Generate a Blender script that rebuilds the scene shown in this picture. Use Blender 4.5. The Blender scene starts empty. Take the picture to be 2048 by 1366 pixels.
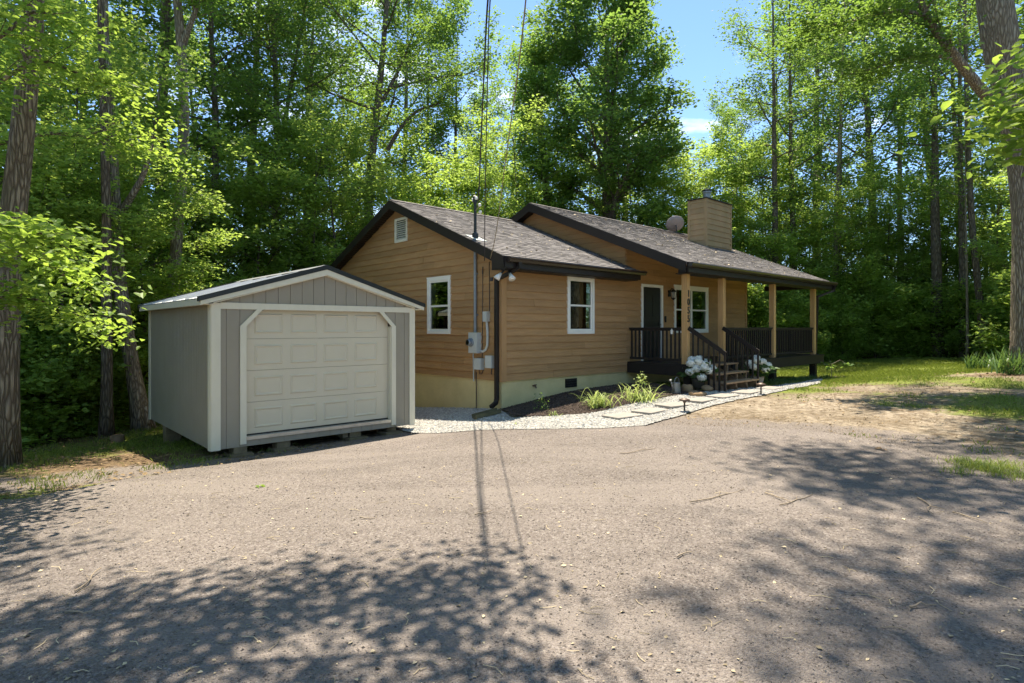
import bpy, bmesh, math, random
import numpy as np
from mathutils import Vector, Matrix
from mathutils.geometry import delaunay_2d_cdt

# ------------------------------------------------------------------ camera, world, sun, exposure
scene = bpy.context.scene
COL = scene.collection
F = 1168.0; HOR = 656.0; CAMZ = 1.70          # focal length and horizon in photo pixels (2048 wide)
cd = bpy.data.cameras.new("camera"); cam = bpy.data.objects.new("camera", cd); COL.objects.link(cam)
cam.location = (0, 0, CAMZ); cam.rotation_euler = (math.radians(90), 0, 0)
cd.sensor_width = 36; cd.lens = F / 2048 * 36; cd.shift_y = (HOR - 683) / 2048; cd.clip_end = 2000; cd.clip_start = .05
scene.camera = cam

SUN_EL = 72.5
world = bpy.data.worlds.new("World"); scene.world = world; world.use_nodes = True
wn = world.node_tree.nodes; wl = world.node_tree.links; wn.clear()
sky = wn.new('ShaderNodeTexSky'); sky.sky_type = 'NISHITA'; sky.sun_disc = False
sky.sun_elevation = math.radians(SUN_EL); sky.sun_rotation = 0; sky.altitude = 1500; sky.dust_density = 0.0; sky.ozone_density = 4.0; sky.air_density = .9
bg = wn.new('ShaderNodeBackground'); bg.inputs['Strength'].default_value = 0.15
wo = wn.new('ShaderNodeOutputWorld')
# faint high cloud in the sky itself
tc = wn.new('ShaderNodeTexCoord'); mp = wn.new('ShaderNodeMapping'); mp.inputs['Scale'].default_value = (1.6, 1.6, 5.5)
mp.inputs['Rotation'].default_value = (0, math.radians(8), 0)
cn = wn.new('ShaderNodeTexNoise'); cn.inputs['Scale'].default_value = 2.6; cn.inputs['Detail'].default_value = 7; cn.inputs['Roughness'].default_value = .55
cr = wn.new('ShaderNodeValToRGB'); cr.color_ramp.elements[0].position = .56; cr.color_ramp.elements[0].color = (0, 0, 0, 1)
cr.color_ramp.elements[1].position = .74; cr.color_ramp.elements[1].color = (.6, .6, .6, 1)
cm = wn.new('ShaderNodeMixRGB'); cm.inputs['Color2'].default_value = (7.5, 8.0, 8.8, 1)
wl.new(tc.outputs['Generated'], mp.inputs['Vector']); wl.new(mp.outputs[0], cn.inputs['Vector']); wl.new(cn.outputs['Fac'], cr.inputs['Fac'])
wl.new(cr.outputs['Color'], cm.inputs['Fac']); tn = wn.new('ShaderNodeMixRGB'); tn.blend_type = 'MULTIPLY'; tn.inputs['Fac'].default_value = 1; tn.inputs['Color2'].default_value = (.74, .87, 1.0, 1); wl.new(sky.outputs[0], tn.inputs['Color1']); wl.new(tn.outputs[0], cm.inputs['Color1']); wl.new(cm.outputs[0], bg.inputs['Color']); wl.new(bg.outputs[0], wo.inputs['Surface'])

sd = bpy.data.lights.new("sun", 'SUN'); sd.energy = 4.6; sd.angle = math.radians(.53); sd.color = (1, .975, .93)
sun = bpy.data.objects.new("sun", sd); COL.objects.link(sun)
sun.rotation_euler = (math.radians(-(90 - SUN_EL)), 0, 0); sun.location = (0, 10, 40)

scene.view_settings.view_transform = 'Standard'; scene.view_settings.look = 'None'
scene.view_settings.exposure = 1.38; scene.view_settings.gamma = 1
scene.view_settings.use_white_balance = True; scene.view_settings.white_balance_temperature = 7800; scene.view_settings.white_balance_tint = 8
scene.render.engine = 'CYCLES'
cy = scene.cycles
cy.max_bounces = 12; cy.diffuse_bounces = 8; cy.glossy_bounces = 3; cy.transmission_bounces = 8; cy.transparent_max_bounces = 6
cy.caustics_reflective = False; cy.caustics_refractive = False
cy.sample_clamp_indirect = 4; cy.use_denoising = True; cy.use_adaptive_sampling = True; cy.adaptive_threshold = 0.015

rng = np.random.default_rng(7)
random.seed(7)
R = math.radians

# ------------------------------------------------------------------ frames
TH = math.atan2(1276, 1168)                      # house long side against the view axis
PHI = math.pi / 2 - TH
U2 = np.array([math.sin(TH), math.cos(TH)]); V2 = np.array([-math.cos(TH), math.sin(TH)])
HC = np.array([-0.219, 12.5])                    # near corner of the house
SC = np.array([-0.5137 * 9.06, 9.06])            # near corner of the shed
def hw(s, t): return HC + s * U2 + t * V2

# ------------------------------------------------------------------ terrain
CP = np.array([(0,0,0),(0,4,0),(-4,4,-.07),(4,4,.03),(-.2,12.4,-.055),(1.16,13.7,.12),(3.0,15.3,.2),(4.9,14.6,.19),(0,9.5,-.05),(3,10.5,.06),
  (-4.65,9.06,-.33),(-2.0,11.3,-.31),(-2.5,15.0,-.34),(-6.5,11.5,-.53),(-7.6,8.7,-.36),(-8.2,13,-.56),(-6,5,-.16),(-14,10,-1.0),(-15,22,-1.3),
  (-3,24,-.7),(5,28,-.1),(10.6,19.8,0),(7.5,16.5,.1),(16,28,.17),(12.5,14,.62),(8.5,10.5,.3),(5.35,6.1,.1),(5.15,8.9,.08),(20,20,.6),(8,-6,.1),(-8,-6,-.1),
  (0,-20,0),(32,5,.9),(-32,5,-1.6),(0,60,-.8),(45,50,.8),(-42,50,-2.4),(60,-40,0),(-60,-40,-1),(25,-25,.3),(0,110,-1),(110,60,1),(-110,60,-3)], float)
def _ker(d): return d
def _fit():
    P = CP[:, :2]; n = len(P)
    K = _ker(np.sqrt(((P[:, None] - P[None]) ** 2).sum(-1) + .8))
    Q = np.c_[np.ones(n), P]
    A = np.block([[K, Q], [Q.T, np.zeros((3, 3))]])
    return np.linalg.solve(A, np.r_[CP[:, 2], 0, 0, 0])
WT = _fit()
def gz(x, y):
    x = np.atleast_1d(np.asarray(x, float)); y = np.atleast_1d(np.asarray(y, float))
    sh = x.shape; x = x.ravel(); y = y.ravel(); out = np.empty(len(x))
    for i in range(0, len(x), 20000):
        a = x[i:i+20000]; b = y[i:i+20000]
        d = np.sqrt((a[:, None] - CP[:, 0]) ** 2 + (b[:, None] - CP[:, 1]) ** 2 + .8)
        out[i:i+20000] = d @ WT[:len(CP)] + WT[-3] + WT[-2] * a + WT[-1] * b
    out += .012 * np.sin(x * 1.7 + .6 * y) * np.sin(y * 1.3 - .4 * x)
    return out.reshape(sh)
def g1(x, y): return float(gz(x, y)[0])
def unp(px, py, d):                              # photo pixel at a distance -> point
    return np.array([(px - 1024) / F * d, d, CAMZ + (HOR - py) / F * d])
def gpt(px, py):                                 # photo pixel -> ground point
    d = CAMZ * F / (py - HOR)
    for _ in range(25):
        z = g1((px - 1024) / F * d, d); d = .5 * d + .5 * (CAMZ - z) * F / (py - HOR)
    return np.array([(px - 1024) / F * d, d])

# ------------------------------------------------------------------ mesh builder
class MB:
    def __init__(s): s.v = []; s.q = []; s.t = []; s.ng = []; s.n = 0; s.a = []; s.smooth = False; s.mi = []
    def add(s, v, quads=(), tris=(), ngons=(), a=0.5):
        v = np.asarray(v, float).reshape(-1, 3); s.v.append(v); o = s.n
        if len(quads): s.q.append(np.asarray(quads, int) + o)
        if len(tris): s.t.append(np.asarray(tris, int) + o)
        for g in ngons: s.ng.append([i + o for i in g])
        s.a.append(np.full(len(v), a) if np.isscalar(a) else np.asarray(a, float)); s.n += len(v)
    def hexa(s, c, a=.5):                        # 8 corners: 0-3 bottom loop, 4-7 top loop
        s.add(c, [(0,3,2,1),(4,5,6,7),(0,1,5,4),(1,2,6,5),(2,3,7,6),(3,0,4,7)], a=a)
    def box(s, x0, x1, y0, y1, z0, z1, a=.5):
        s.hexa([(x0,y0,z0),(x1,y0,z0),(x1,y1,z0),(x0,y1,z0),(x0,y0,z1),(x1,y0,z1),(x1,y1,z1),(x0,y1,z1)], a)
    def bar(s, p, q, w, h, up=(0,0,1), a=.5):    # square bar between two points
        p = np.array(p, float); q = np.array(q, float); d = q - p; d /= np.linalg.norm(d)
        sd_ = np.cross(d, up); nn = np.linalg.norm(sd_); sd_ = sd_ / nn if nn > 1e-6 else np.array([1., 0, 0]); u = np.cross(sd_, d)
        c = []
        for e in (p, q):
            for k in ((-1,-1),(1,-1),(1,1),(-1,1)): c.append(e + sd_ * w / 2 * k[0] + u * h / 2 * k[1])
        s.hexa(c, a)
    def prism(s, poly, ax, d0, d1, a=.5):        # poly of 2D points extruded along axis ax
        n = len(poly); V = []
        for d in (d0, d1):
            for p in poly:
                q = [p[0], p[1]]; q.insert(ax, d); V.append(q)
        s.add(V, quads=[(i, (i+1) % n, (i+1) % n + n, i + n) for i in range(n)], ngons=[list(range(n))[::-1], list(range(n, 2*n))], a=a)
    def tube(s, pts, rad, k=8, cap=True, a=.5, jit=0):
        pts = np.asarray(pts, float); n = len(pts); rad = np.broadcast_to(np.asarray(rad, float), (n,))
        d = np.gradient(pts, axis=0); d /= (np.linalg.norm(d, axis=1)[:, None] + 1e-9)
        u = np.cross(d[0], (0, 1, 0) if abs(d[0][1]) < .9 else (1, 0, 0)); u /= np.linalg.norm(u)
        an = np.arange(k) * 2 * np.pi / k; ca, sa = np.cos(an)[:, None], np.sin(an)[:, None]; V = []
        for i in range(n):
            u = u - d[i] * (u @ d[i]); u /= np.linalg.norm(u); w = np.cross(d[i], u)
            r = rad[i] * (1 + (jit * rng.normal(size=(k, 1)) if jit else 0))
            V.append(pts[i] + r * (u * ca + w * sa))
        V = np.concatenate(V); i = np.arange(n - 1)[:, None] * k; j = np.arange(k)[None]; j2 = (j + 1) % k
        q = np.stack([i + j, i + j2, i + k + j2, i + k + j], -1).reshape(-1, 4)
        s.add(V, q, ngons=[list(range(k))[::-1], list(range((n-1)*k, n*k))] if cap else (), a=a)
    def lathe(s, prof, c=(0,0,0), k=20, a=.5, cap=True):
        prof = np.asarray(prof, float); an = np.arange(k) * 2 * np.pi / k; V = []
        for r, z in prof: V.append(np.c_[c[0] + r * np.cos(an), c[1] + r * np.sin(an), np.full(k, c[2] + z)])
        n = len(prof); i = np.arange(n - 1)[:, None] * k; j = np.arange(k)[None]; j2 = (j + 1) % k
        q = np.stack([i + j, i + j2, i + k + j2, i + k + j], -1).reshape(-1, 4)
        s.add(np.concatenate(V), q, ngons=[list(range(k))[::-1], list(range((n-1)*k, n*k))] if cap else (), a=a)
    def blob(s, c, r, sub=2, noise=.15, a=.5, seed=0):
        bm = bmesh.new(); bmesh.ops.create_icosphere(bm, subdivisions=sub, radius=1)
        g = np.random.default_rng(seed); k = g.normal(size=(6, 3)) * 1.6; ph = g.random(6) * 6
        V = np.array([v.co[:] for v in bm.verts]); m = 1 + noise * sum(np.sin(V @ k[i] + ph[i]) for i in range(6)) / 2
        T = [[v.index for v in f.verts] for f in bm.faces]; bm.free()
        s.add(V * m[:, None] * np.asarray(r) + np.asarray(c), tris=T, a=a)
    def build(s, name, mat, parent=None, smooth=None, fix=False):
        me = bpy.data.meshes.new(name)
        V = np.concatenate(s.v) if s.v else np.zeros((0, 3)); A = np.concatenate(s.a) if s.a else np.zeros(0)
        loops = []; starts = []; tot = 0
        for arrs, k in ((s.q, 4), (s.t, 3)):
            if arrs:
                X = np.concatenate(arrs); loops.append(X.ravel()); starts.append(tot + np.arange(len(X)) * k); tot += X.size
        for g in s.ng: loops.append(np.array(g)); starts.append(np.array([tot])); tot += len(g)
        L = np.concatenate(loops); S = np.concatenate(starts)
        me.vertices.add(len(V)); me.vertices.foreach_set('co', V.astype(np.float32).ravel())
        me.loops.add(len(L)); me.loops.foreach_set('vertex_index', L.astype(np.int32))
        me.polygons.add(len(S)); me.polygons.foreach_set('loop_start', S.astype(np.int32))
        at = me.attributes.new('v', 'FLOAT', 'POINT'); at.data.foreach_set('value', A.astype(np.float32))
        me.update(calc_edges=True); me.validate()
        if fix:
            bm = bmesh.new(); bm.from_mesh(me); bmesh.ops.recalc_face_normals(bm, faces=bm.faces); bm.to_mesh(me); bm.free()
        sm = s.smooth if smooth is None else smooth
        me.polygons.foreach_set('use_smooth', np.full(len(me.polygons), sm))
        for m in (mat if isinstance(mat, (list, tuple)) else [mat]): me.materials.append(m)
        o = bpy.data.objects.new(name, me); COL.objects.link(o)
        if parent is not None: o.parent = parent
        return o
def tag(o, label, cat, group=None, kind=None):
    if label: o['label'] = label
    if cat: o['category'] = cat
    if group: o['group'] = group
    if kind: o['kind'] = kind
    return o
def empty(name, loc=(0,0,0), rz=0, label=None, cat=None, group=None):
    o = bpy.data.objects.new(name, None); COL.objects.link(o); o.location = loc; o.rotation_euler = (0, 0, rz); o.empty_display_size = .1
    return tag(o, label, cat, group)
def one(name, mat, fn, parent=None, smooth=False, fix=True):
    m = MB(); fn(m); return m.build(name, mat, parent, smooth, fix)

# ------------------------------------------------------------------ materials
def mat(name, base, rough=.7, spec=.3, var=0, nscale=4, ndark=.75, stretch=(1,1,1), bump=0, bscale=40, bdist=.01, metal=0, coord='Object', col2=None, n2=None):
    m = bpy.data.materials.new(name); m.use_nodes = True; n = m.node_tree.nodes; l = m.node_tree.links
    b = n['Principled BSDF']; b.inputs['Roughness'].default_value = rough; b.inputs['Metallic'].default_value = metal
    b.inputs['Specular IOR Level'].default_value = spec
    tc = n.new('ShaderNodeTexCoord'); mp = n.new('ShaderNodeMapping'); mp.inputs['Scale'].default_value = stretch; l.new(tc.outputs[coord], mp.inputs[0])
    no = n.new('ShaderNodeTexNoise'); no.inputs['Scale'].default_value = nscale; no.inputs['Detail'].default_value = 6; no.inputs['Roughness'].default_value = .65; l.new(mp.outputs[0], no.inputs['Vector'])
    rp = n.new('ShaderNodeValToRGB'); rp.color_ramp.elements[0].position = .3; rp.color_ramp.elements[1].position = .7
    c2 = col2 or tuple(c * ndark for c in base); rp.color_ramp.elements[0].color = (*c2, 1); rp.color_ramp.elements[1].color = (*base, 1)
    l.new(no.outputs['Fac'], rp.inputs[0]); out = rp.outputs[0]
    if var:
        at = n.new('ShaderNodeAttribute'); at.attribute_name = 'v'
        mr = n.new('ShaderNodeMapRange'); mr.inputs['To Min'].default_value = 1 - var; mr.inputs['To Max'].default_value = 1 + var; l.new(at.outputs['Fac'], mr.inputs['Value'])
        mx = n.new('ShaderNodeMixRGB'); mx.blend_type = 'MULTIPLY'; mx.inputs['Fac'].default_value = 1; l.new(out, mx.inputs['Color1']); l.new(mr.outputs[0], mx.inputs['Color2']); out = mx.outputs[0]
    l.new(out, b.inputs['Base Color'])
    if bump:
        bn = n.new('ShaderNodeTexNoise'); bn.inputs['Scale'].default_value = bscale; bn.inputs['Detail'].default_value = 4; l.new(mp.outputs[0], bn.inputs['Vector'])
        bp = n.new('ShaderNodeBump'); bp.inputs['Strength'].default_value = bump; bp.inputs['Distance'].default_value = bdist; l.new(bn.outputs['Fac'], bp.inputs['Height']); l.new(bp.outputs[0], b.inputs['Normal'])
    return m
M = {}
M['siding'] = mat('siding stain', (.435,.250,.118), .75, .25, var=.10, nscale=1.6, ndark=.76, stretch=(1,1,6), bump=.25, bscale=9, bdist=.01)
M['cornerb'] = mat('corner board stain', (.43,.246,.116), .75, .25, nscale=3, ndark=.85, stretch=(3,3,.6), bump=.2, bscale=12)
M['found'] = mat('painted foundation', (.66,.555,.30), .85, .2, nscale=1.3, ndark=.78, bump=.35, bscale=14, bdist=.02)
M['dark'] = mat('dark brown trim paint', (.018,.0125,.011), .5, .4, nscale=6, ndark=.8, bump=.1, bscale=20)
M['gutter'] = mat('brown gutter metal', (.035,.024,.02), .28, .6, nscale=3, ndark=.85)
M['deckp'] = mat('deck stain', (.028,.021,.018), .65, .3, var=.2, nscale=5, ndark=.7, stretch=(4,4,.7), bump=.2, bscale=15)
M['cedar'] = mat('rough cedar', (.62,.37,.17), .8, .2, nscale=2.2, ndark=.72, stretch=(7,7,.5), bump=.5, bscale=7, bdist=.012)
M['step'] = mat('step timber', (.34,.225,.14), .8, .2, var=.2, nscale=3, ndark=.65, stretch=(2,2,2), bump=.3, bscale=12)
M['white'] = mat('white vinyl', (.80,.79,.75), .4, .4, nscale=2, ndark=.95)
M['cream'] = mat('cream soffit', (.74,.72,.62), .6, .3, nscale=2, ndark=.92)
M['shingle'] = mat('asphalt shingle', (.205,.190,.190), .92, .15, var=.30, nscale=55, ndark=.62, bump=.6, bscale=90, bdist=.006)
M['chimney'] = mat('chimney siding', (.40,.265,.155), .8, .25, var=.08, nscale=1.2, col2=(.29,.215,.115), stretch=(1.5,1.5,.7), bump=.2, bscale=20)
M['black'] = mat('black metal', (.012,.012,.013), .35, .5, nscale=8)
M['greymetal'] = mat('galvanised conduit', (.26,.29,.32), .45, .5, metal=.3, nscale=6, ndark=.8)
M['meter'] = mat('meter box paint', (.52,.56,.55), .45, .4, nscale=4, ndark=.85)
M['cable'] = mat('cable sheath', (.05,.045,.05), .6, .3, nscale=8)
M['cablel'] = mat('weathered cable', (.30,.25,.17), .6, .3, nscale=8)
M['door'] = mat('dark door paint', (.010,.009,.009), .4, .4, nscale=3, ndark=.8)
M['shed'] = mat('shed siding paint', (.335,.295,.235), .75, .25, nscale=2.2, ndark=.92, bump=.12, bscale=60, bdist=.003)
M['shedtrim'] = mat('shed trim paint', (.72,.66,.53), .6, .3, nscale=3, ndark=.92, stretch=(3,3,1), bump=.12, bscale=30, bdist=.003)
M['gdoor'] = mat('garage door paint', (.64,.565,.435), .5, .35, nscale=1.2, ndark=.94, bump=.06, bscale=120, bdist=.001)
M['metalroof'] = mat('ribbed roof metal', (.42,.44,.47), .38, .5, metal=.55, nscale=1.4, ndark=.8)
M['diamond'] = mat('diamond plate', (.62,.58,.52), .35, .5, metal=.6, nscale=8)
M['concrete'] = mat('concrete paver', (.30,.275,.25), .9, .2, nscale=5, ndark=.8, bump=.4, bscale=60, bdist=.004)
M['block'] = mat('weathered block wood', (.24,.19,.12), .85, .2, var=.2, nscale=5, ndark=.6, stretch=(2,2,2), bump=.3, bscale=20)
M['rock'] = mat('tan field rock', (.33,.22,.13), .85, .2, nscale=4, ndark=.55, bump=.6, bscale=14, bdist=.02)
M['terra'] = mat('terracotta', (.52,.30,.22), .8, .2, nscale=5, ndark=.8)
M['stonep'] = mat('stone planter', (.5,.42,.37), .85, .2, nscale=5, ndark=.75, bump=.3, bscale=40)
M['can'] = mat('galvanised can', (.25,.26,.26), .45, .5, metal=.5, nscale=5, ndark=.7)
M['potdark'] = mat('dark pot', (.09,.075,.06), .6, .3, nscale=5)
M['petal'] = mat('white petals', (.80,.80,.74), .6, .2, var=.1, nscale=20, ndark=.9)
M['copper'] = mat('copper lamp hat', (.13,.085,.065), .5, .5, metal=.3, nscale=9, ndark=.7)
M['twig'] = mat('dry twig', (.38,.30,.22), .85, .2, var=.35, nscale=9, ndark=.6)
M['litter'] = mat('dry leaf litter', (.52,.42,.28), .8, .2, var=.45, nscale=9, ndark=.6)
M['stump'] = mat('stump wood', (.24,.16,.11), .85, .2, nscale=5, ndark=.6, bump=.4, bscale=20)

def glassmat():
    m = bpy.data.materials.new('window glass'); m.use_nodes = True; n = m.node_tree.nodes; l = m.node_tree.links; n.remove(n['Principled BSDF'])
    gl = n.new('ShaderNodeBsdfGlossy'); gl.inputs['Roughness'].default_value = .015; gl.inputs['Color'].default_value = (.85, 1, .92, 1)
    tr = n.new('ShaderNodeBsdfTransparent'); tr.inputs['Color'].default_value = (.62, .74, .68, 1); fr_ = n.new('ShaderNodeFresnel'); fr_.inputs['IOR'].default_value = 2.2; mx = n.new('ShaderNodeMixShader')
    tc = n.new('ShaderNodeTexCoord'); no = n.new('ShaderNodeTexNoise'); no.inputs['Scale'].default_value = 1.4; no.inputs['Detail'].default_value = 1
    bp = n.new('ShaderNodeBump'); bp.inputs['Strength'].default_value = .05; bp.inputs['Distance'].default_value = .02
    l.new(tc.outputs['Object'], no.inputs['Vector']); l.new(no.outputs['Fac'], bp.inputs['Height']); l.new(bp.outputs[0], gl.inputs['Normal'])
    l.new(fr_.outputs[0], mx.inputs[0]); l.new(tr.outputs[0], mx.inputs[1]); l.new(gl.outputs[0], mx.inputs[2]); l.new(mx.outputs[0], n['Material Output'].inputs['Surface']); return m
M['curtain'] = mat('curtain cloth', (.42,.47,.42), .9, .1, nscale=3, ndark=.85)
M['room'] = mat('room box coloured dim', (.05,.055,.05), .9, .1, nscale=2)  # gloom of the unlit interior put into the colour of the backing box
M['glass'] = glassmat()

def leafmat(name, dark, light, trans, tf=.42, rough=.5, spec=.35):
    m = bpy.data.materials.new(name); m.use_nodes = True; n = m.node_tree.nodes; l = m.node_tree.links
    b = n['Principled BSDF']; b.inputs['Roughness'].default_value = rough; b.inputs['Specular IOR Level'].default_value = spec
    at = n.new('ShaderNodeAttribute'); at.attribute_name = 'v'; oi = n.new('ShaderNodeObjectInfo')
    ad = n.new('ShaderNodeMath'); ad.operation = 'MULTIPLY_ADD'; ad.inputs[1].default_value = .45; ad.inputs[2].default_value = -.22; l.new(oi.outputs['Random'], ad.inputs[0])
    a2 = n.new('ShaderNodeMath'); a2.operation = 'ADD'; a2.use_clamp = True; l.new(ad.outputs[0], a2.inputs[0]); l.new(at.outputs['Fac'], a2.inputs[1])
    rp = n.new('ShaderNodeValToRGB'); rp.color_ramp.elements[0].color = (*dark, 1); rp.color_ramp.elements[1].color = (*light, 1); l.new(a2.outputs[0], rp.inputs[0])
    l.new(rp.outputs[0], b.inputs['Base Color'])
    tr = n.new('ShaderNodeBsdfTranslucent'); r2 = n.new('ShaderNodeValToRGB')
    r2.color_ramp.elements[0].color = (*(c * .6 for c in trans), 1); r2.color_ramp.elements[1].color = (*trans, 1); l.new(a2.outputs[0], r2.inputs[0]); l.new(r2.outputs[0], tr.inputs['Color'])
    mx = n.new('ShaderNodeMixShader'); mx.inputs[0].default_value = tf; l.new(b.outputs[0], mx.inputs[1]); l.new(tr.outputs[0], mx.inputs[2]); l.new(mx.outputs[0], n['Material Output'].inputs['Surface'])
    return m
M['leaf'] = leafmat('broad leaves', (.050,.118,.024), (.14,.24,.046), (.34,.54,.09), .44)
M['leafu'] = leafmat('sun-brightened understory leaves', (.10,.20,.040), (.25,.38,.078), (.56,.76,.15), .50)  # leaf colour raised in place of sunlight missing in the low woods
M['leafd'] = leafmat('dark oak leaves', (.052,.125,.032), (.145,.25,.055), (.35,.56,.10), .44)
M['leafn'] = leafmat('young beech leaves', (.07,.155,.028), (.18,.285,.052), (.50,.70,.11), .47)
M['grass'] = leafmat('grass blades', (.07,.13,.02), (.22,.28,.06), (.38,.46,.08), .35)
M['iris'] = leafmat('iris blades', (.04,.10,.03), (.09,.18,.05), (.22,.36,.08), .3, .4)
M['lily'] = leafmat('daylily leaves', (.20,.30,.08), (.46,.54,.18), (.55,.65,.2), .4)
M['hyd'] = leafmat('hydrangea leaves', (.025,.07,.018), (.06,.12,.03), (.15,.28,.05), .3)

def barkmat(name, c1, c2, sc=1.0, moss=0):
    m = bpy.data.materials.new(name); m.use_nodes = True; n = m.node_tree.nodes; l = m.node_tree.links
    b = n['Principled BSDF']; b.inputs['Roughness'].default_value = .9; b.inputs['Specular IOR Level'].default_value = .15
    tc = n.new('ShaderNodeTexCoord'); mp = n.new('ShaderNodeMapping'); mp.inputs['Scale'].default_value = (sc, sc, sc * .16); l.new(tc.outputs['Object'], mp.inputs[0])
    wn_ = n.new('ShaderNodeTexNoise'); wn_.inputs['Scale'].default_value = 5; wn_.inputs['Detail'].default_value = 3; l.new(mp.outputs[0], wn_.inputs['Vector'])
    mv = n.new('ShaderNodeMixRGB'); mv.inputs['Fac'].default_value = .12; l.new(mp.outputs[0], mv.inputs['Color1']); l.new(wn_.outputs['Color'], mv.inputs['Color2'])
    vo = n.new('ShaderNodeTexVoronoi'); vo.feature = 'DISTANCE_TO_EDGE'; vo.inputs['Scale'].default_value = 22; l.new(mv.outputs[0], vo.inputs['Vector'])
    no = n.new('ShaderNodeTexNoise'); no.inputs['Scale'].default_value = 30; no.inputs['Detail'].default_value = 5; l.new(mp.outputs[0], no.inputs['Vector'])
    mr = n.new('ShaderNodeMapRange'); mr.inputs['From Max'].default_value = .28; l.new(vo.outputs['Distance'], mr.inputs['Value'])
    mu = n.new('ShaderNodeMath'); mu.operation = 'MULTIPLY'; l.new(mr.outputs[0], mu.inputs[0]); l.new(no.outputs['Fac'], mu.inputs[1])
    rp = n.new('ShaderNodeValToRGB'); rp.color_ramp.elements[0].color = (*c2, 1); rp.color_ramp.elements[1].color = (*c1, 1); rp.color_ramp.elements[1].position = .6; l.new(mu.outputs[0], rp.inputs[0])
    out = rp.outputs[0]
    ln = n.new('ShaderNodeTexNoise'); ln.inputs['Scale'].default_value = 1.1; ln.inputs['Detail'].default_value = 4; l.new(tc.outputs['Object'], ln.inputs['Vector'])
    lr = n.new('ShaderNodeValToRGB'); lr.color_ramp.elements[0].position = .52; lr.color_ramp.elements[1].position = .68; lr.color_ramp.elements[1].color = (.5,.5,.5,1); l.new(ln.outputs['Fac'], lr.inputs[0])
    mm = n.new('ShaderNodeMixRGB'); mm.inputs['Color2'].default_value = (.10,.11,.045,1) if moss else (.16,.145,.12,1); l.new(lr.outputs[0], mm.inputs['Fac']); l.new(out, mm.inputs['Color1']); out = mm.outputs[0]
    l.new(out, b.inputs['Base Color'])
    bp = n.new('ShaderNodeBump'); bp.inputs['Strength'].default_value = 1; bp.inputs['Distance'].default_value = .05; l.new(mu.outputs[0], bp.inputs['Height']); l.new(bp.outputs[0], b.inputs['Normal'])
    return m
M['bark'] = barkmat('forest bark', (.27,.22,.17), (.08,.06,.045))
M['barkl'] = barkmat('pale furrowed bark', (.44,.375,.30), (.15,.115,.085))
M['barkb'] = barkmat('brown bark', (.38,.30,.22), (.11,.08,.055), 1.0, 1)

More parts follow.
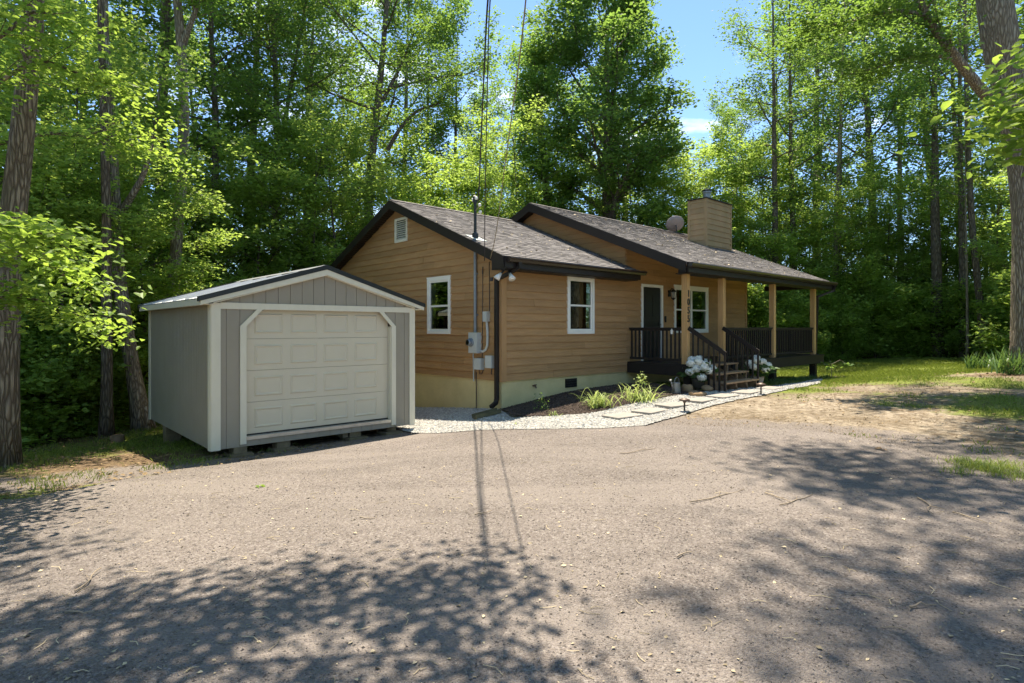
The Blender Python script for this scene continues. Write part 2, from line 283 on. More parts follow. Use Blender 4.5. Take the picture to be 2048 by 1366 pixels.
# ------------------------------------------------------------------ ground sheets
def gran(name, cols, s1, s2, bumpd, big=.5, rough=.95, dust=None):
    """granular ground: stones by voronoi cell with patchy tone"""
    m = bpy.data.materials.new(name); m.use_nodes = True; n = m.node_tree.nodes; l = m.node_tree.links
    b = n['Principled BSDF']; b.inputs['Roughness'].default_value = rough; b.inputs['Specular IOR Level'].default_value = .2
    tc = n.new('ShaderNodeTexCoord')
    vo = n.new('ShaderNodeTexVoronoi'); vo.inputs['Scale'].default_value = s1; l.new(tc.outputs['Object'], vo.inputs['Vector'])
    v2 = n.new('ShaderNodeTexVoronoi'); v2.inputs['Scale'].default_value = s2; l.new(tc.outputs['Object'], v2.inputs['Vector'])
    rp = n.new('ShaderNodeValToRGB'); e = rp.color_ramp.elements
    while len(e) < len(cols): e.new(.5)
    for i, c in enumerate(cols): e[i].position = i / (len(cols) - 1); e[i].color = (*c, 1)
    sx = n.new('ShaderNodeSeparateColor'); l.new(vo.outputs['Color'], sx.inputs[0])
    s3 = n.new('ShaderNodeSeparateColor'); l.new(v2.outputs['Color'], s3.inputs[0])
    av = n.new('ShaderNodeMath'); av.operation = 'ADD'; l.new(sx.outputs[0], av.inputs[0]); l.new(s3.outputs[1], av.inputs[1])
    hf = n.new('ShaderNodeMath'); hf.operation = 'MULTIPLY'; hf.inputs[1].default_value = .5; l.new(av.outputs[0], hf.inputs[0]); l.new(hf.outputs[0], rp.inputs[0])
    no = n.new('ShaderNodeTexNoise'); no.inputs['Scale'].default_value = .55; no.inputs['Detail'].default_value = 8; no.inputs['Roughness'].default_value = .7; l.new(tc.outputs['Object'], no.inputs['Vector'])
    mr = n.new('ShaderNodeMapRange'); mr.inputs['From Min'].default_value = .3; mr.inputs['From Max'].default_value = .7; mr.inputs['To Min'].default_value = 1 - big; mr.inputs['To Max'].default_value = 1 + big * .5; l.new(no.outputs['Fac'], mr.inputs['Value'])
    mx = n.new('ShaderNodeMixRGB'); mx.blend_type = 'MULTIPLY'; mx.inputs['Fac'].default_value = 1; l.new(rp.outputs[0], mx.inputs['Color1']); l.new(mr.outputs[0], mx.inputs['Color2'])
    out = mx.outputs[0]
    if dust:                                     # packed, dusty lanes left by wheels
        mp = n.new('ShaderNodeMapping'); mp.inputs['Rotation'].default_value = (0, 0, R(24)); mp.inputs['Scale'].default_value = (.16, .75, 1); l.new(tc.outputs['Object'], mp.inputs[0])
        nd = n.new('ShaderNodeTexNoise'); nd.inputs['Scale'].default_value = 1.5; nd.inputs['Detail'].default_value = 5; nd.inputs['Distortion'].default_value = .6; l.new(mp.outputs[0], nd.inputs['Vector'])
        rd = n.new('ShaderNodeMapRange'); rd.inputs['From Min'].default_value = .46; rd.inputs['From Max'].default_value = .62; rd.inputs['To Max'].default_value = .62; l.new(nd.outputs['Fac'], rd.inputs['Value'])
        md = n.new('ShaderNodeMixRGB'); md.inputs['Color2'].default_value = (*dust, 1); l.new(rd.outputs[0], md.inputs['Fac']); l.new(out, md.inputs['Color1']); out = md.outputs[0]
    l.new(out, b.inputs['Base Color'])
    ad = n.new('ShaderNodeMath'); ad.operation = 'ADD'; l.new(vo.outputs['Distance'], ad.inputs[0]); l.new(v2.outputs['Distance'], ad.inputs[1])
    bp = n.new('ShaderNodeBump'); bp.invert = True; bp.inputs['Strength'].default_value = .9; bp.inputs['Distance'].default_value = bumpd; l.new(ad.outputs[0], bp.inputs['Height']); l.new(bp.outputs[0], b.inputs['Normal'])
    return m
M['drive'] = gran('asphalt millings', [(.080,.068,.063),(.155,.130,.117),(.195,.165,.150),(.235,.203,.186),(.33,.295,.27)], 95, 48, .012, .24, dust=(.232,.199,.180))
M['wgravel'] = gran('white crushed gravel', [(.20,.19,.175),(.35,.335,.31),(.43,.415,.39),(.51,.495,.47)], 42, 23, .025, .15)
M['mulch'] = gran('dark mulch', [(.025,.016,.013),(.06,.042,.034),(.10,.075,.06),(.15,.12,.10)], 45, 23, .03, .25)

def groundmat():
    m = bpy.data.materials.new('lawn and bare soil'); m.use_nodes = True; n = m.node_tree.nodes; l = m.node_tree.links
    b = n['Principled BSDF']; b.inputs['Roughness'].default_value = .95; b.inputs['Specular IOR Level'].default_value = .1
    tc = n.new('ShaderNodeTexCoord')
    def noise(sc, det=6, r=.65):
        q = n.new('ShaderNodeTexNoise'); q.inputs['Scale'].default_value = sc; q.inputs['Detail'].default_value = det; q.inputs['Roughness'].default_value = r; l.new(tc.outputs['Object'], q.inputs['Vector']); return q.outputs['Fac']
    def ramp(f, p0, c0, p1, c1):
        q = n.new('ShaderNodeValToRGB'); q.color_ramp.elements[0].position = p0; q.color_ramp.elements[0].color = (*c0, 1); q.color_ramp.elements[1].position = p1; q.color_ramp.elements[1].color = (*c1, 1); l.new(f, q.inputs[0]); return q.outputs[0]
    soil = ramp(noise(9, 9, .78), .36, (.13,.10,.072), .64, (.40,.335,.26))
    tone = ramp(noise(1.1, 9, .75), .36, (.52,.48,.43), .60, (1,1,1)); ts = n.new('ShaderNodeMixRGB'); ts.blend_type = 'MULTIPLY'; ts.inputs['Fac'].default_value = 1; l.new(soil, ts.inputs['Color1']); l.new(tone, ts.inputs['Color2']); soil = ts.outputs[0]
    duff = ramp(noise(22, 8, .75), .35, (.05,.033,.022), .7, (.24,.165,.10))
    green = ramp(noise(26, 6, .7), .3, (.06,.085,.02), .7, (.22,.25,.06))
    ag = n.new('ShaderNodeAttribute'); ag.attribute_name = 'grass'; ad = n.new('ShaderNodeAttribute'); ad.attribute_name = 'duff'
    def thr(att, sc):
        s_ = n.new('ShaderNodeMath'); s_.operation = 'ADD'; l.new(att, s_.inputs[0]); l.new(noise(sc, 9, .72), s_.inputs[1])
        q = n.new('ShaderNodeMapRange'); q.inputs['From Min'].default_value = .93; q.inputs['From Max'].default_value = 1.10; l.new(s_.outputs[0], q.inputs['Value']); return q.outputs[0]
    m1 = n.new('ShaderNodeMixRGB'); l.new(thr(ad.outputs['Fac'], 3.0), m1.inputs['Fac']); l.new(soil, m1.inputs['Color1']); l.new(duff, m1.inputs['Color2'])
    m2 = n.new('ShaderNodeMixRGB'); l.new(thr(ag.outputs['Fac'], 2.2), m2.inputs['Fac']); l.new(m1.outputs[0], m2.inputs['Color1']); l.new(green, m2.inputs['Color2'])
    gritc = ramp(noise(60, 4, .8), .35, (.09,.075,.065), .65, (.27,.23,.205)); agr = n.new('ShaderNodeAttribute'); agr.attribute_name = 'grit'
    m3 = n.new('ShaderNodeMixRGB'); l.new(thr(agr.outputs['Fac'], 5.0), m3.inputs['Fac']); l.new(m2.outputs[0], m3.inputs['Color1']); l.new(gritc, m3.inputs['Color2']); m2 = m3
    l.new(m2.outputs[0], b.inputs['Base Color'])
    bp = n.new('ShaderNodeBump'); bp.inputs['Strength'].default_value = .8; bp.inputs['Distance'].default_value = .03; l.new(noise(35, 6, .7), bp.inputs['Height']); l.new(bp.outputs[0], b.inputs['Normal'])
    return m
M['ground'] = groundmat()

DRV = [(-16,2.5), (-9.5,5.9), (-6.2,7.3), (-3.9,8.9), (-1.9,10.6), (.3,10.4), (1.3,10.4), (2.3,10.3), (3.2,10.1), (4.1,9.7), (4.9,9.3), (5.4,8.6), (5.6,7.9), (5.7,7.1), (5.6,6.4), (6.6,5.0), (7.2,4.0), (11,1.0)]
def smooth(e0, e1, x): t = np.clip((x - e0) / (e1 - e0), 0, 1); return t * t * (3 - 2 * t)
def pxof(x, y, z):                               # where a place falls in the photo, used only to lay out lawn and soil zones
    yy = np.maximum(y, .5); return 1024 + F * x / yy, HOR - F * (z - CAMZ) / yy
LAWN_EDGE = lambda x: 33 - .25 * np.abs(x - 14)
def zones(x, y):
    """grass and forest-duff amounts on the ground plan"""
    s = (x - HC[0]) * U2[0] + (y - HC[1]) * U2[1]; t = (x - HC[0]) * V2[0] + (y - HC[1]) * V2[1]
    grass = np.full(x.shape, .25)
    # right lawn: greener with distance, bare sandy soil next to the path
    gr = smooth(12.8, 18.0, y + .10 * x) * .50 + .44
    gr = np.where(t < -.5, gr, .9)
    patch = .26 * np.sin(x * 1.1 + 1.5) * np.sin(y * .8 + x * .35) + .10 * np.sin(x * 2.9) * np.sin(y * 2.3 + 1)
    grass = np.where(x > .5, gr + patch, grass)
    left = smooth(-3.5, -5.5, x)
    lg = np.clip(.50 + .16 * np.sin(x * 1.3) * np.sin(y * .9) + .20 * smooth(9, 12, y), 0, 1)
    grass = grass * (1 - left) + lg * left
    md = np.full(x.shape, 9.0); near = (x > .5) & (x < 16) & (y > -3) & (y < 20)
    if near.any():
        D_ = np.array(DRV); md[near] = np.sqrt(((np.stack([x[near], y[near]], -1)[:, None] - D_[None]) ** 2).sum(-1)).min(1)
    grass = np.where(x > .5, grass - .22 * smooth(3.2, 1.2, md) * smooth(.5, 2.0, x), grass)
    duff = .15 + .5 * left + np.where(x > 3.5, .28 * smooth(3.5, 7.0, x) * smooth(15.5, 12.0, y), 0)
    # woods
    w = woods(x, y)
    grass = grass * (1 - w) + .28 * w; duff = np.maximum(duff, w)
    rt = smooth(2.5, .8, np.hypot(x - 12.8, y - 14.1)); grass = grass * (1 - rt) + .2 * rt; duff = np.maximum(duff, rt * .6)
    br = smooth(9.5, 5.0, y) * smooth(3.5, 5.5, x); duff = np.maximum(duff, br * .52); grass = grass - .10 * br
    return grass, duff
def woods(x, y):
    a = smooth(26.5, 28.5, y - .06 * (x - 14) ** 2 * 0 + .15 * np.maximum(x - 16, 0) + .6 * np.sin(x * .7))      # behind everything
    b = smooth(-8.4, -10.2, x - .10 * (y - 9) + .3 * np.sin(y))                                                     # left woods
    c = smooth(.2, 1.6, -(x + 8) * .75 + (y - 15.2)) * smooth(2.0, 0.5, x)                                          # behind the shed
    d = smooth(18.5, 20.5, x + .15 * y * 0)
    return np.clip(np.maximum.reduce([a, b, c, d]), 0, 1)

def axis(lo, hi, f0, f1, step):
    near = np.arange(f0, f1 + 1e-6, step); out = [near]; d = step; v = f1; L = []
    while v < hi: d *= 1.12; v += d; L.append(v)
    out.append(L); d = step; v = f0; L = []
    while v > lo: d *= 1.12; v -= d; L.append(v)
    return np.concatenate([np.array(L[::-1]), near, np.array(out[1])])
gx = axis(-260, 260, -14, 18, .16); gy = axis(-200, 400, 2, 30, .16)
X, Y = np.meshgrid(gx, gy); Z = gz(X, Y)
g, du = zones(X, Y)
# drop the sheet a little under the driveway and beds, which lie 4 mm and more above it
gm = MB(); ny, nx = X.shape
idx = np.arange(nx * ny).reshape(ny, nx)
gm.add(np.stack([X, Y, Z], -1).reshape(-1, 3), np.stack([idx[:-1,:-1], idx[:-1,1:], idx[1:,1:], idx[1:,:-1]], -1).reshape(-1, 4))
ground = gm.build('ground', M['ground'], None, True); ground['kind'] = 'structure'
md_ = np.full(X.shape, 9.0); nk = (np.abs(X) < 17) & (Y > -3) & (Y < 16); _D = []
for a_, b_ in zip(DRV[:-1], DRV[1:]): _D += [np.array(a_) + (np.array(b_) - np.array(a_)) * f for f in np.linspace(0, 1, 10)]
_D = np.array(_D); xk, yk = X[nk], Y[nk]; md_[nk] = np.concatenate([np.sqrt(((np.stack([xk[i:i+5000], yk[i:i+5000]], -1)[:, None] - _D[None]) ** 2).sum(-1)).min(1) for i in range(0, len(xk), 5000)])
for nm, arr in (('grass', g), ('duff', du), ('grit', .78 * smooth(1.5, .0, md_))):
    a_ = ground.data.attributes.new(nm, 'FLOAT', 'POINT'); a_.data.foreach_set('value', arr.astype(np.float32).ravel())
def gtri(x, y):                                   # height of the triangulated ground sheet (bilinear is close enough at this step)
    return gz(x, y)

def inside(poly, x, y):
    c = np.zeros(x.shape, bool); n = len(poly)
    for i in range(n):
        x0, y0 = poly[i]; x1, y1 = poly[(i+1) % n]
        k = ((y0 > y) != (y1 > y)) & (x < (x1 - x0) * (y - y0) / (y1 - y0 + 1e-12) + x0); c ^= k
    return c
def ragged(poly, step=.12, amp=.05, sd=1):
    g_ = np.random.default_rng(sd); out = []
    n = len(poly)
    for i in range(n):
        a = np.array(poly[i]); b = np.array(poly[(i+1) % n]); L = np.linalg.norm(b - a); k = max(1, int(L / step)) if L < 40 else 60
        nrm = np.array([-(b-a)[1], (b-a)[0]]) / (L + 1e-9)
        for j in range(k):
            w = g_.normal() * amp if j else 0
            out.append(tuple(a + (b - a) * j / k + nrm * w))
    return out
def chaikin(p, it=2):
    p = [np.array(q, float) for q in p]
    for _ in range(it):
        q = []
        for i in range(len(p)):
            a, b = p[i], p[(i+1) % len(p)]; q += [a * .75 + b * .25, a * .25 + b * .75]
        p = q
    return [tuple(q) for q in p]
def sheet(name, poly, off, mt, step, coarse=None, hump=None):
    P = np.array(poly); x0, y0 = P.min(0); x1, y1 = P.max(0)
    if coarse is None: xs, ys = np.arange(x0, x1, step), np.arange(y0, y1, step)
    else: xs, ys = coarse
    GX, GY = np.meshgrid(xs, ys); GX = GX.ravel() + rng.normal(size=GX.size) * .01; GY = GY.ravel() + rng.normal(size=GY.size) * .01
    k = inside(poly, GX, GY); pts = [Vector(p) for p in poly] + [Vector((a, b)) for a, b in zip(GX[k], GY[k])]
    n = len(poly); r = delaunay_2d_cdt(pts, [], [list(range(n))], 1, 1e-4)
    V = np.array([v[:] for v in r[0]]); zz = gz(V[:, 0], V[:, 1]) + off
    if hump: zz = zz + hump(V[:, 0], V[:, 1])
    m = MB(); m.add(np.c_[V, zz], tris=[f for f in r[2] if len(f) == 3]); o = m.build(name, mt, None, True, fix=False)
    if o.data.polygons[0].normal.z < 0: o.data.flip_normals()
    o['kind'] = 'structure'; return o

G = lambda px, py: tuple(gpt(px, py))
drive = [(-16,-14), (-16,2.5), G(0,1008), G(120,985), G(250,960), G(345,948), G(480,925), G(640,900), G(800,873), G(860,865), G(960,858), G(1060,857), G(1200,854),
         G(1330,852), G(1500,856), G(1640,862), G(1740,882), G(1830,905), G(1930,938), G(2048,962), (7.2,4.0), (11,1.0), (20,-4), (16,-14)]
drive_r = ragged(chaikin(drive, 2), .07, .035, 3)
dx = axis(-16, 20, -6, 8, .22); dy = axis(-14, 14, 1, 12, .22)
driveway = sheet('driveway', drive_r, .012, M['drive'], .2, (dx[(dx > -16) & (dx < 20)], dy[(dy > -14) & (dy < 14)]))
hcor = hw(-.02, -.02)
# beds in house coordinates
bedf = [G(1022,838), G(1060,836), G(1110,834), G(1180,829), G(1250,812), G(1320,799), G(1370,790), G(1420,784)]
def bedh(x, y):
    t = (x - HC[0]) * V2[0] + (y - HC[1]) * V2[1]; return .07 * np.exp(-((t + .8) / .45) ** 2)
mulch = [tuple(hw(.0, .05)), *bedf, tuple(hw(4.4, -2.75)), tuple(hw(4.4, .0)), ]
gravel = [G(826,868), tuple(hw(-1.2, 4.8)), tuple(hw(.1, 4.8)), tuple(hw(.1, .0)), tuple(hw(1.0,-.25)), tuple(hw(4.4,-2.3)), tuple(hw(6.4,-2.55)), tuple(hw(9.0,-2.6)), G(1650,758), G(1640,768),
          G(1560,784), G(1480,800), G(1400,820), G(1340,838), G(1290,853), G(1200,859), G(1060,861), G(960,862), G(880,868)]
gravel_r = ragged(gravel, .10, .015, 5); mulch_r = ragged(mulch, .10, .012, 6)
sheet('gravel_path', gravel_r, .020, M['wgravel'], .15)
mb_ = sheet('mulch_bed', mulch_r, .028, M['mulch'], .10, None, lambda x, y: bedh(x, y))
sheet('shade_bed', ragged([tuple(hw(6.4,-.2)), tuple(hw(6.4,-2.45)), tuple(hw(9,-2.45)), tuple(hw(12.7,-2.7)), tuple(hw(13.6,-2.3)), tuple(hw(13.2,-1.2)), tuple(hw(10,-1.0))], .1, .02, 9), .024, M['mulch'], .15)

# stones and debris as loose geometry
def stones(name, n, samp, size, mt, label_kind='stuff', zoff=.01):
    m = MB(); base = np.array([(1,0,0),(-.5,.87,0),(-.5,-.87,0),(0,0,.8),(.1,.1,-.5)]); T = np.array([(0,1,3),(1,2,3),(2,0,3),(1,0,4),(2,1,4),(0,2,4)])
    P = samp(n); n = len(P); a = rng.random(n) * 6.28; r = size[0] + (size[1] - size[0]) * rng.random(n) ** 2.2
    V = base[None] * (1 + .35 * rng.normal(size=(n, 5, 3))) * r[:, None, None]
    c, s_ = np.cos(a)[:, None], np.sin(a)[:, None]
    x = V[..., 0] * c - V[..., 1] * s_; y = V[..., 0] * s_ + V[..., 1] * c
    W = np.stack([x + P[:, None, 0], y + P[:, None, 1], V[..., 2] * .7 + (gz(P[:, 0], P[:, 1]) + zoff)[:, None]], -1)
    m.add(W.reshape(-1, 3), tris=(T[None] + 5 * np.arange(n)[:, None, None]).reshape(-1, 3), a=np.repeat(rng.random(n), 5))
    o = m.build(name, mt); o['kind'] = 'stuff'; return o
M['pebd'] = mat('drive pebble', (.21,.178,.157), .9, .2, var=.6, nscale=60, ndark=.8)
M['pebw'] = mat('white pebble', (.48,.465,.44), .85, .2, var=.3, nscale=60, ndark=.85)
M['chip'] = mat('mulch chip', (.085,.062,.052), .9, .2, var=.6, nscale=60, ndark=.7)
def samp_drive(n):
    d = 2.2 + 8 * rng.random(n * 2) ** 1.5; x = (rng.random(n * 2) * 2 - 1) * .95 * d; k = inside(drive, x, d); return np.c_[x, d][k][:n]
def samp_poly(poly, excl=None):
    P = np.array(poly)
    def f(n):
        x = P[:, 0].min() + rng.random(n * 4) * np.ptp(P[:, 0]); y = P[:, 1].min() + rng.random(n * 4) * np.ptp(P[:, 1]); k = inside(poly, x, y)
        if excl is not None: k &= ~inside(excl, x, y)
        return np.c_[x, y][k][:n]
    return f
def spill(n):
    D_ = np.array(drive_r); k = (D_[:, 1] > 4) ; D_ = D_[k]; i = rng.integers(0, len(D_), n); P = D_[i] + rng.normal(size=(n, 2)) * (.34, .42); return P[~inside(drive_r, P[:, 0], P[:, 1])]
stones('spilled_gravel', 26000, spill, (.003, .011), M['pebd'], zoff=.006)
stones('loose_gravel', 52000, samp_drive, (.0025, .011), M['pebd'], zoff=.013)
stones('white_gravel', 30000, samp_poly(gravel, mulch), (.010, .028), M['pebw'], zoff=.024)
def chips(n):
    P = samp_poly(mulch)(n); return P
co = stones('mulch_chips', 16000, chips, (.008, .026), M['chip'], zoff=.032)
cz = np.empty(len(co.data.vertices) * 3, np.float32); co.data.vertices.foreach_get('co', cz); cz = cz.reshape(-1, 3); cz[:, 2] += bedh(cz[:, 0], cz[:, 1]); co.data.vertices.foreach_set('co', cz.ravel())

# ------------------------------------------------------------------ leaves
def leaves(m, P, L, n_up=.65, near=False, droop=.35, adir=None, aw=0.0, v=None):
    """kite-shaped leaves at points P"""
    n = len(P); L = L * (.5 + .95 * rng.random(n)); az = rng.random(n) * 2 * np.pi
    a = np.stack([np.cos(az), np.sin(az), -droop * rng.random(n) * 1.6 + .15], -1)
    if adir is not None: a = a + aw * adir
    a /= np.linalg.norm(a, axis=1)[:, None]
    nn = np.array([0, 0, 1.]) + rng.normal(size=(n, 3)) * n_up; nn -= a * (nn * a).sum(1)[:, None]; nn /= np.linalg.norm(nn, axis=1)[:, None]
    b = np.cross(nn, a); L = L[:, None]
    vv = rng.random(n) if v is None else v
    if near:
        w = .30
        V = np.stack([P, P + a*L*.28 + b*L*w + nn*L*.07, P + a*L*.66 + b*L*w*.8 + nn*L*.05, P + a*L - nn*L*.08, P + a*L*.66 - b*L*w*.8 + nn*L*.05, P + a*L*.28 - b*L*w + nn*L*.07], 1)
        i = 6 * np.arange(n)[:, None, None]; q = np.array([(0,1,2,3),(0,3,4,5)])[None] + i
        m.add(V.reshape(-1, 3), q.reshape(-1, 4), a=np.repeat(vv, 6))
    else:
        V = np.stack([P, P + a*L*.5 + b*L*.33 + nn*L*.08, P + a*L, P + a*L*.5 - b*L*.33 + nn*L*.08], 1)
        q = np.arange(4 * n).reshape(-1, 4); m.add(V.reshape(-1, 3), q, a=np.repeat(vv, 4))

def curve_pts(p, d, L, n, up=.0, wob=.12, g_=None):
    pts = [np.array(p, float)]; d = np.array(d, float); d /= np.linalg.norm(d)
    for i in range(n):
        d = d + np.array([0, 0, up]) / n + g_.normal(size=3) * wob / math.sqrt(n); d /= np.linalg.norm(d); pts.append(pts[-1] + d * L / n)
    return np.array(pts)

def grow(seed, path, rad, crown=(5., 20.), cr=3.6, n_limb=20, subs=6, twigs=3, lpt=60, leaf=.12, spread=.5, k=10, shape='oval', limbs=None, sub_len=.45, flat=.45, jit=.03, near=False, rise=.45, lowr=.55, wscale=1.0):
    """trunk with limbs, and a crown of single leaves; path is the trunk's centre line in tree coordinates"""
    g_ = np.random.default_rng(seed)
    path = np.asarray(path, float); rad = np.asarray(rad, float)
    cum = np.r_[0, np.cumsum(np.linalg.norm(np.diff(path, axis=0), axis=1))]
    tt = np.linspace(0, cum[-1], max(18, int(cum[-1] / .7))); pp = np.stack([np.interp(tt, cum, path[:, i]) for i in range(3)], 1)
    ker = np.array([.25, .5, .25])
    for _ in range(2): pp[1:-1] = .25 * pp[:-2] + .5 * pp[1:-1] + .25 * pp[2:]
    rr = np.interp(tt, cum, rad)
    pp[2:, :2] += np.cumsum(g_.normal(size=(len(pp) - 2, 2)), 0) * .006 * cum[-1] / 20
    tr = MB(); tr.tube(pp, rr, k, jit=jit)
    # root flare
    for i in range(5):
        an = i * 1.257 + g_.random(); p0 = pp[0] + np.array([math.cos(an), math.sin(an), 0]) * rad[0] * .62
        tr.tube([p0 + (math.cos(an) * rad[0] * .55, math.sin(an) * rad[0] * .55, -.10), p0 + (0, 0, rad[0] * .35), p0 * .45 + pp[0] * .55 + (0, 0, rad[0] * 2.2)], [rad[0] * .20, rad[0] * .34, rad[0] * .2], 8)
    cen = []; dirs = []
    H0, H1 = crown
    for i in range(n_limb):
        h = H0 + (H1 - H0) * ((i + g_.random() * .8) / n_limb); q = (h - H0) / max(H1 - H0, .1)
        if shape == 'oval': w = cr * max(lowr if q < .5 else .38, math.sqrt(max(0, 1 - ((q - .5) / .58) ** 2)))
        else: w = cr
        w *= .7 + .6 * g_.random()
        z = np.interp(h, pp[:, 2], np.arange(len(pp))); b0 = pp[min(int(z), len(pp) - 1)] * (1 - z % 1) + pp[min(int(z) + 1, len(pp) - 1)] * (z % 1)
        az = i * 2.399 + g_.random() * .8; el = rise * (.3 + 1.3 * q)
        lr = max(.018, np.interp(z, np.arange(len(rr)), rr) * .42)
        lp = curve_pts(b0, (math.cos(az), math.sin(az), el), w, 6, .35, .25, g_); tr.tube(lp, np.linspace(lr, lr * .25, 7), 5, False)
        for j in range(subs):
            f = .25 + .75 * (j + g_.random()) / subs; k_ = f * 6; bi = min(int(k_), 5); b1 = lp[bi] + (lp[bi+1] - lp[bi]) * (k_ - bi)
            dd = lp[bi+1] - lp[bi]; dd /= np.linalg.norm(dd); sdv = np.cross(dd, (0, 0, 1)) * (1 if j % 2 else -1)
            L = sub_len * w * (1.15 - .6 * f) + .35; sp = curve_pts(b1, dd + sdv * (.7 + .5 * g_.random()) + (0, 0, .25 * g_.normal()), L, 3, .1, .35, g_)
            tr.tube(sp, np.linspace(lr * .3, .006, 4), 3, False)
            for t_ in range(twigs):
                f2 = .35 + .65 * (t_ + g_.random()) / twigs; k2 = f2 * 3; i2 = min(int(k2), 2)
                cen.append(sp[i2] + (sp[i2+1] - sp[i2]) * (k2 - i2) + g_.normal(size=3) * .12 * wscale); dirs.append(dd)
    for lm in (limbs or []):
        lp = np.asarray(lm[0], float); cu = np.linspace(0, 1, len(lp)); fi = np.linspace(0, 1, 3 * len(lp)); lp = np.stack([np.interp(fi, cu, lp[:, c]) for c in range(3)], 1)
        lp[1:-1] = .25 * lp[:-2] + .5 * lp[1:-1] + .25 * lp[2:]
        tr.tube(lp, np.linspace(lm[1], lm[2], len(lp)), 7, False, jit=.02)
        ns = lm[3]
        for j in range(ns):
            f = lm[4] + (1 - lm[4]) * (j + g_.random()) / max(ns, 1); k_ = f * (len(lp) - 1); bi = min(int(k_), len(lp) - 2); b1 = lp[bi] + (lp[bi+1] - lp[bi]) * (k_ - bi)
            dd = lp[bi+1] - lp[bi]; dd /= np.linalg.norm(dd); sdv = np.cross(dd, (0, 0, 1)) * (1 if j % 2 else -1)
            sp = curve_pts(b1, dd * .8 + sdv * (.5 + .6 * g_.random()) + (0, 0, .2 * g_.normal()), lm[5] * (.6 + .7 * g_.random()), 4, lm[6] if len(lm) > 6 else -.05, .3, g_)
            tr.tube(sp, np.linspace(max(lm[2] * .6, .008), .004, 5), 4, False)
            for t_ in range(twigs):
                f2 = .2 + .8 * (t_ + g_.random()) / twigs; k2 = f2 * 4; i2 = min(int(k2), 3)
                
                for _r in range(lm[7] if len(lm) > 7 else 1): cen.append(sp[i2] + (sp[i2+1] - sp[i2]) * (k2 - i2)); dirs.append(dd)
    cm_ = None
    if cen:
        cen = np.array(cen); dirs = np.array(dirs); n = len(cen); cnt = g_.poisson(lpt, n); ii = np.repeat(np.arange(n), cnt)
        if near: P = cen[ii] + g_.normal(size=(len(ii), 3)) * np.array([spread, spread, spread * flat])
        else:
            dv = g_.normal(size=(len(ii), 3)); dv /= np.linalg.norm(dv, axis=1)[:, None]; Rr = spread * (1.1 + .9 * g_.random(n))[ii]
            P = cen[ii] + dv * (Rr * g_.random(len(ii)) ** .5)[:, None] * np.array([1, 1, flat])
        tone = np.clip(.5 + .16 * g_.normal(size=n)[ii] + .17 * g_.normal(size=len(ii)), 0, 1)
        cm_ = MB(); leaves(cm_, P, leaf, .6 if not near else .45, near, adir=dirs[ii], aw=.4, v=tone)
    return tr, cm_

def tree_obj(name, loc, tr, cm_, lm, bm, label, cat='tree', group=None, rz=0):
    e = empty(name, loc, rz, label, cat, group); tr.build('trunk', bm, e, True)
    if cm_: cm_.build('crown', lm, e, False)
    return e
# generic woodland trees: a few kinds, then copies
def straight(H, r, lean=(0, 0)):
    z = np.array([0, .25, 1, H*.3, H*.6, H*.85, H]); return np.c_[z / H * lean[0], z / H * lean[1], z], np.array([r*1.5, r*1.2, r, r*.8, r*.5, r*.2, .02])
protos = []
spec_t = [ # H, r, crown, cr, limbs, leafmat, bark
 (21, .20, (7.5, 20.5), 3.3, 15, 'leaf', 'bark', (.6, .2), 54),
 (23, .25, (9, 22.5), 3.8, 16, 'leafd', 'bark', (-.5, .3), 54),
 (19, .17, (5.5, 18.5), 3.0, 14, 'leaf', 'barkl', (.9, -.4), 54),
 (22, .22, (6.5, 21.5), 3.5, 17, 'leafd', 'barkb', (-.8, .1), 54),
]
under_t = [
 (8.5, .07, (.7, 8.3), 2.4, 24, 'leafu', 'bark', (.5, .3), 42),
 (6.2, .05, (.3, 6.0), 2.2, 20, 'leafu', 'bark', (-.3, .3), 40),
 (10.5, .09, (1.0, 10.2), 2.7, 26, 'leafu', 'bark', (-.7, .3), 42),
]
def mk_proto(sp, i, name, low):
    H, r, cw, cr_, nl, lm, bm, lean, lpt = sp; p, rd = straight(H, r, lean)
    tr, c = grow(100 + i, p, rd, cw, cr_, nl, 6, 2 if not low else 3, lpt, .17 if not low else .125, .44 if not low else .30, 9, flat=.85 if not low else .6, rise=1.0 if not low else .35, lowr=.8)
    e = tree_obj(name, (0, 0, -50), tr, c, M[lm], M[bm], None, None)
    return [e, False]
tall = [mk_proto(s_, i, 'woodland_tree', False) for i, s_ in enumerate(spec_t)]
low = [mk_proto(s_, 10 + i, 'understory_tree', True) for i, s_ in enumerate(under_t)]
shr_t = [(2.6, .03, (.05, 2.5), 1.5, 18, 'leafu', 'bark', (.2, .1), 46), (3.4, .035, (.1, 3.3), 1.7, 20, 'leafu', 'bark', (-.2, .2), 44), (2.0, .025, (.05, 1.9), 1.4, 16, 'leafu', 'bark', (.1, -.1), 40)]
shrubs = [mk_proto(s_, 20 + i, 'edge_shrub', True) for i, s_ in enumerate(shr_t)]
def place(pool, i, x, y, rz, sc, label, group, cat='tree', sz=None):
    pr = pool[i % len(pool)]
    if not pr[1]: e = pr[0]; pr[1] = True
    else:
        e = pr[0].copy(); COL.objects.link(e)
        for ch in list(pr[0].children):
            c = ch.copy(); COL.objects.link(c); c.parent = e
    e.location = (x, y, g1(x, y) - .05); e.rotation_euler = (R(2) * math.sin(x * 7), R(2) * math.cos(y * 5), rz); e.scale = (sc, sc, sz or sc); tag(e, label, cat, group); return e
exec_trees = True
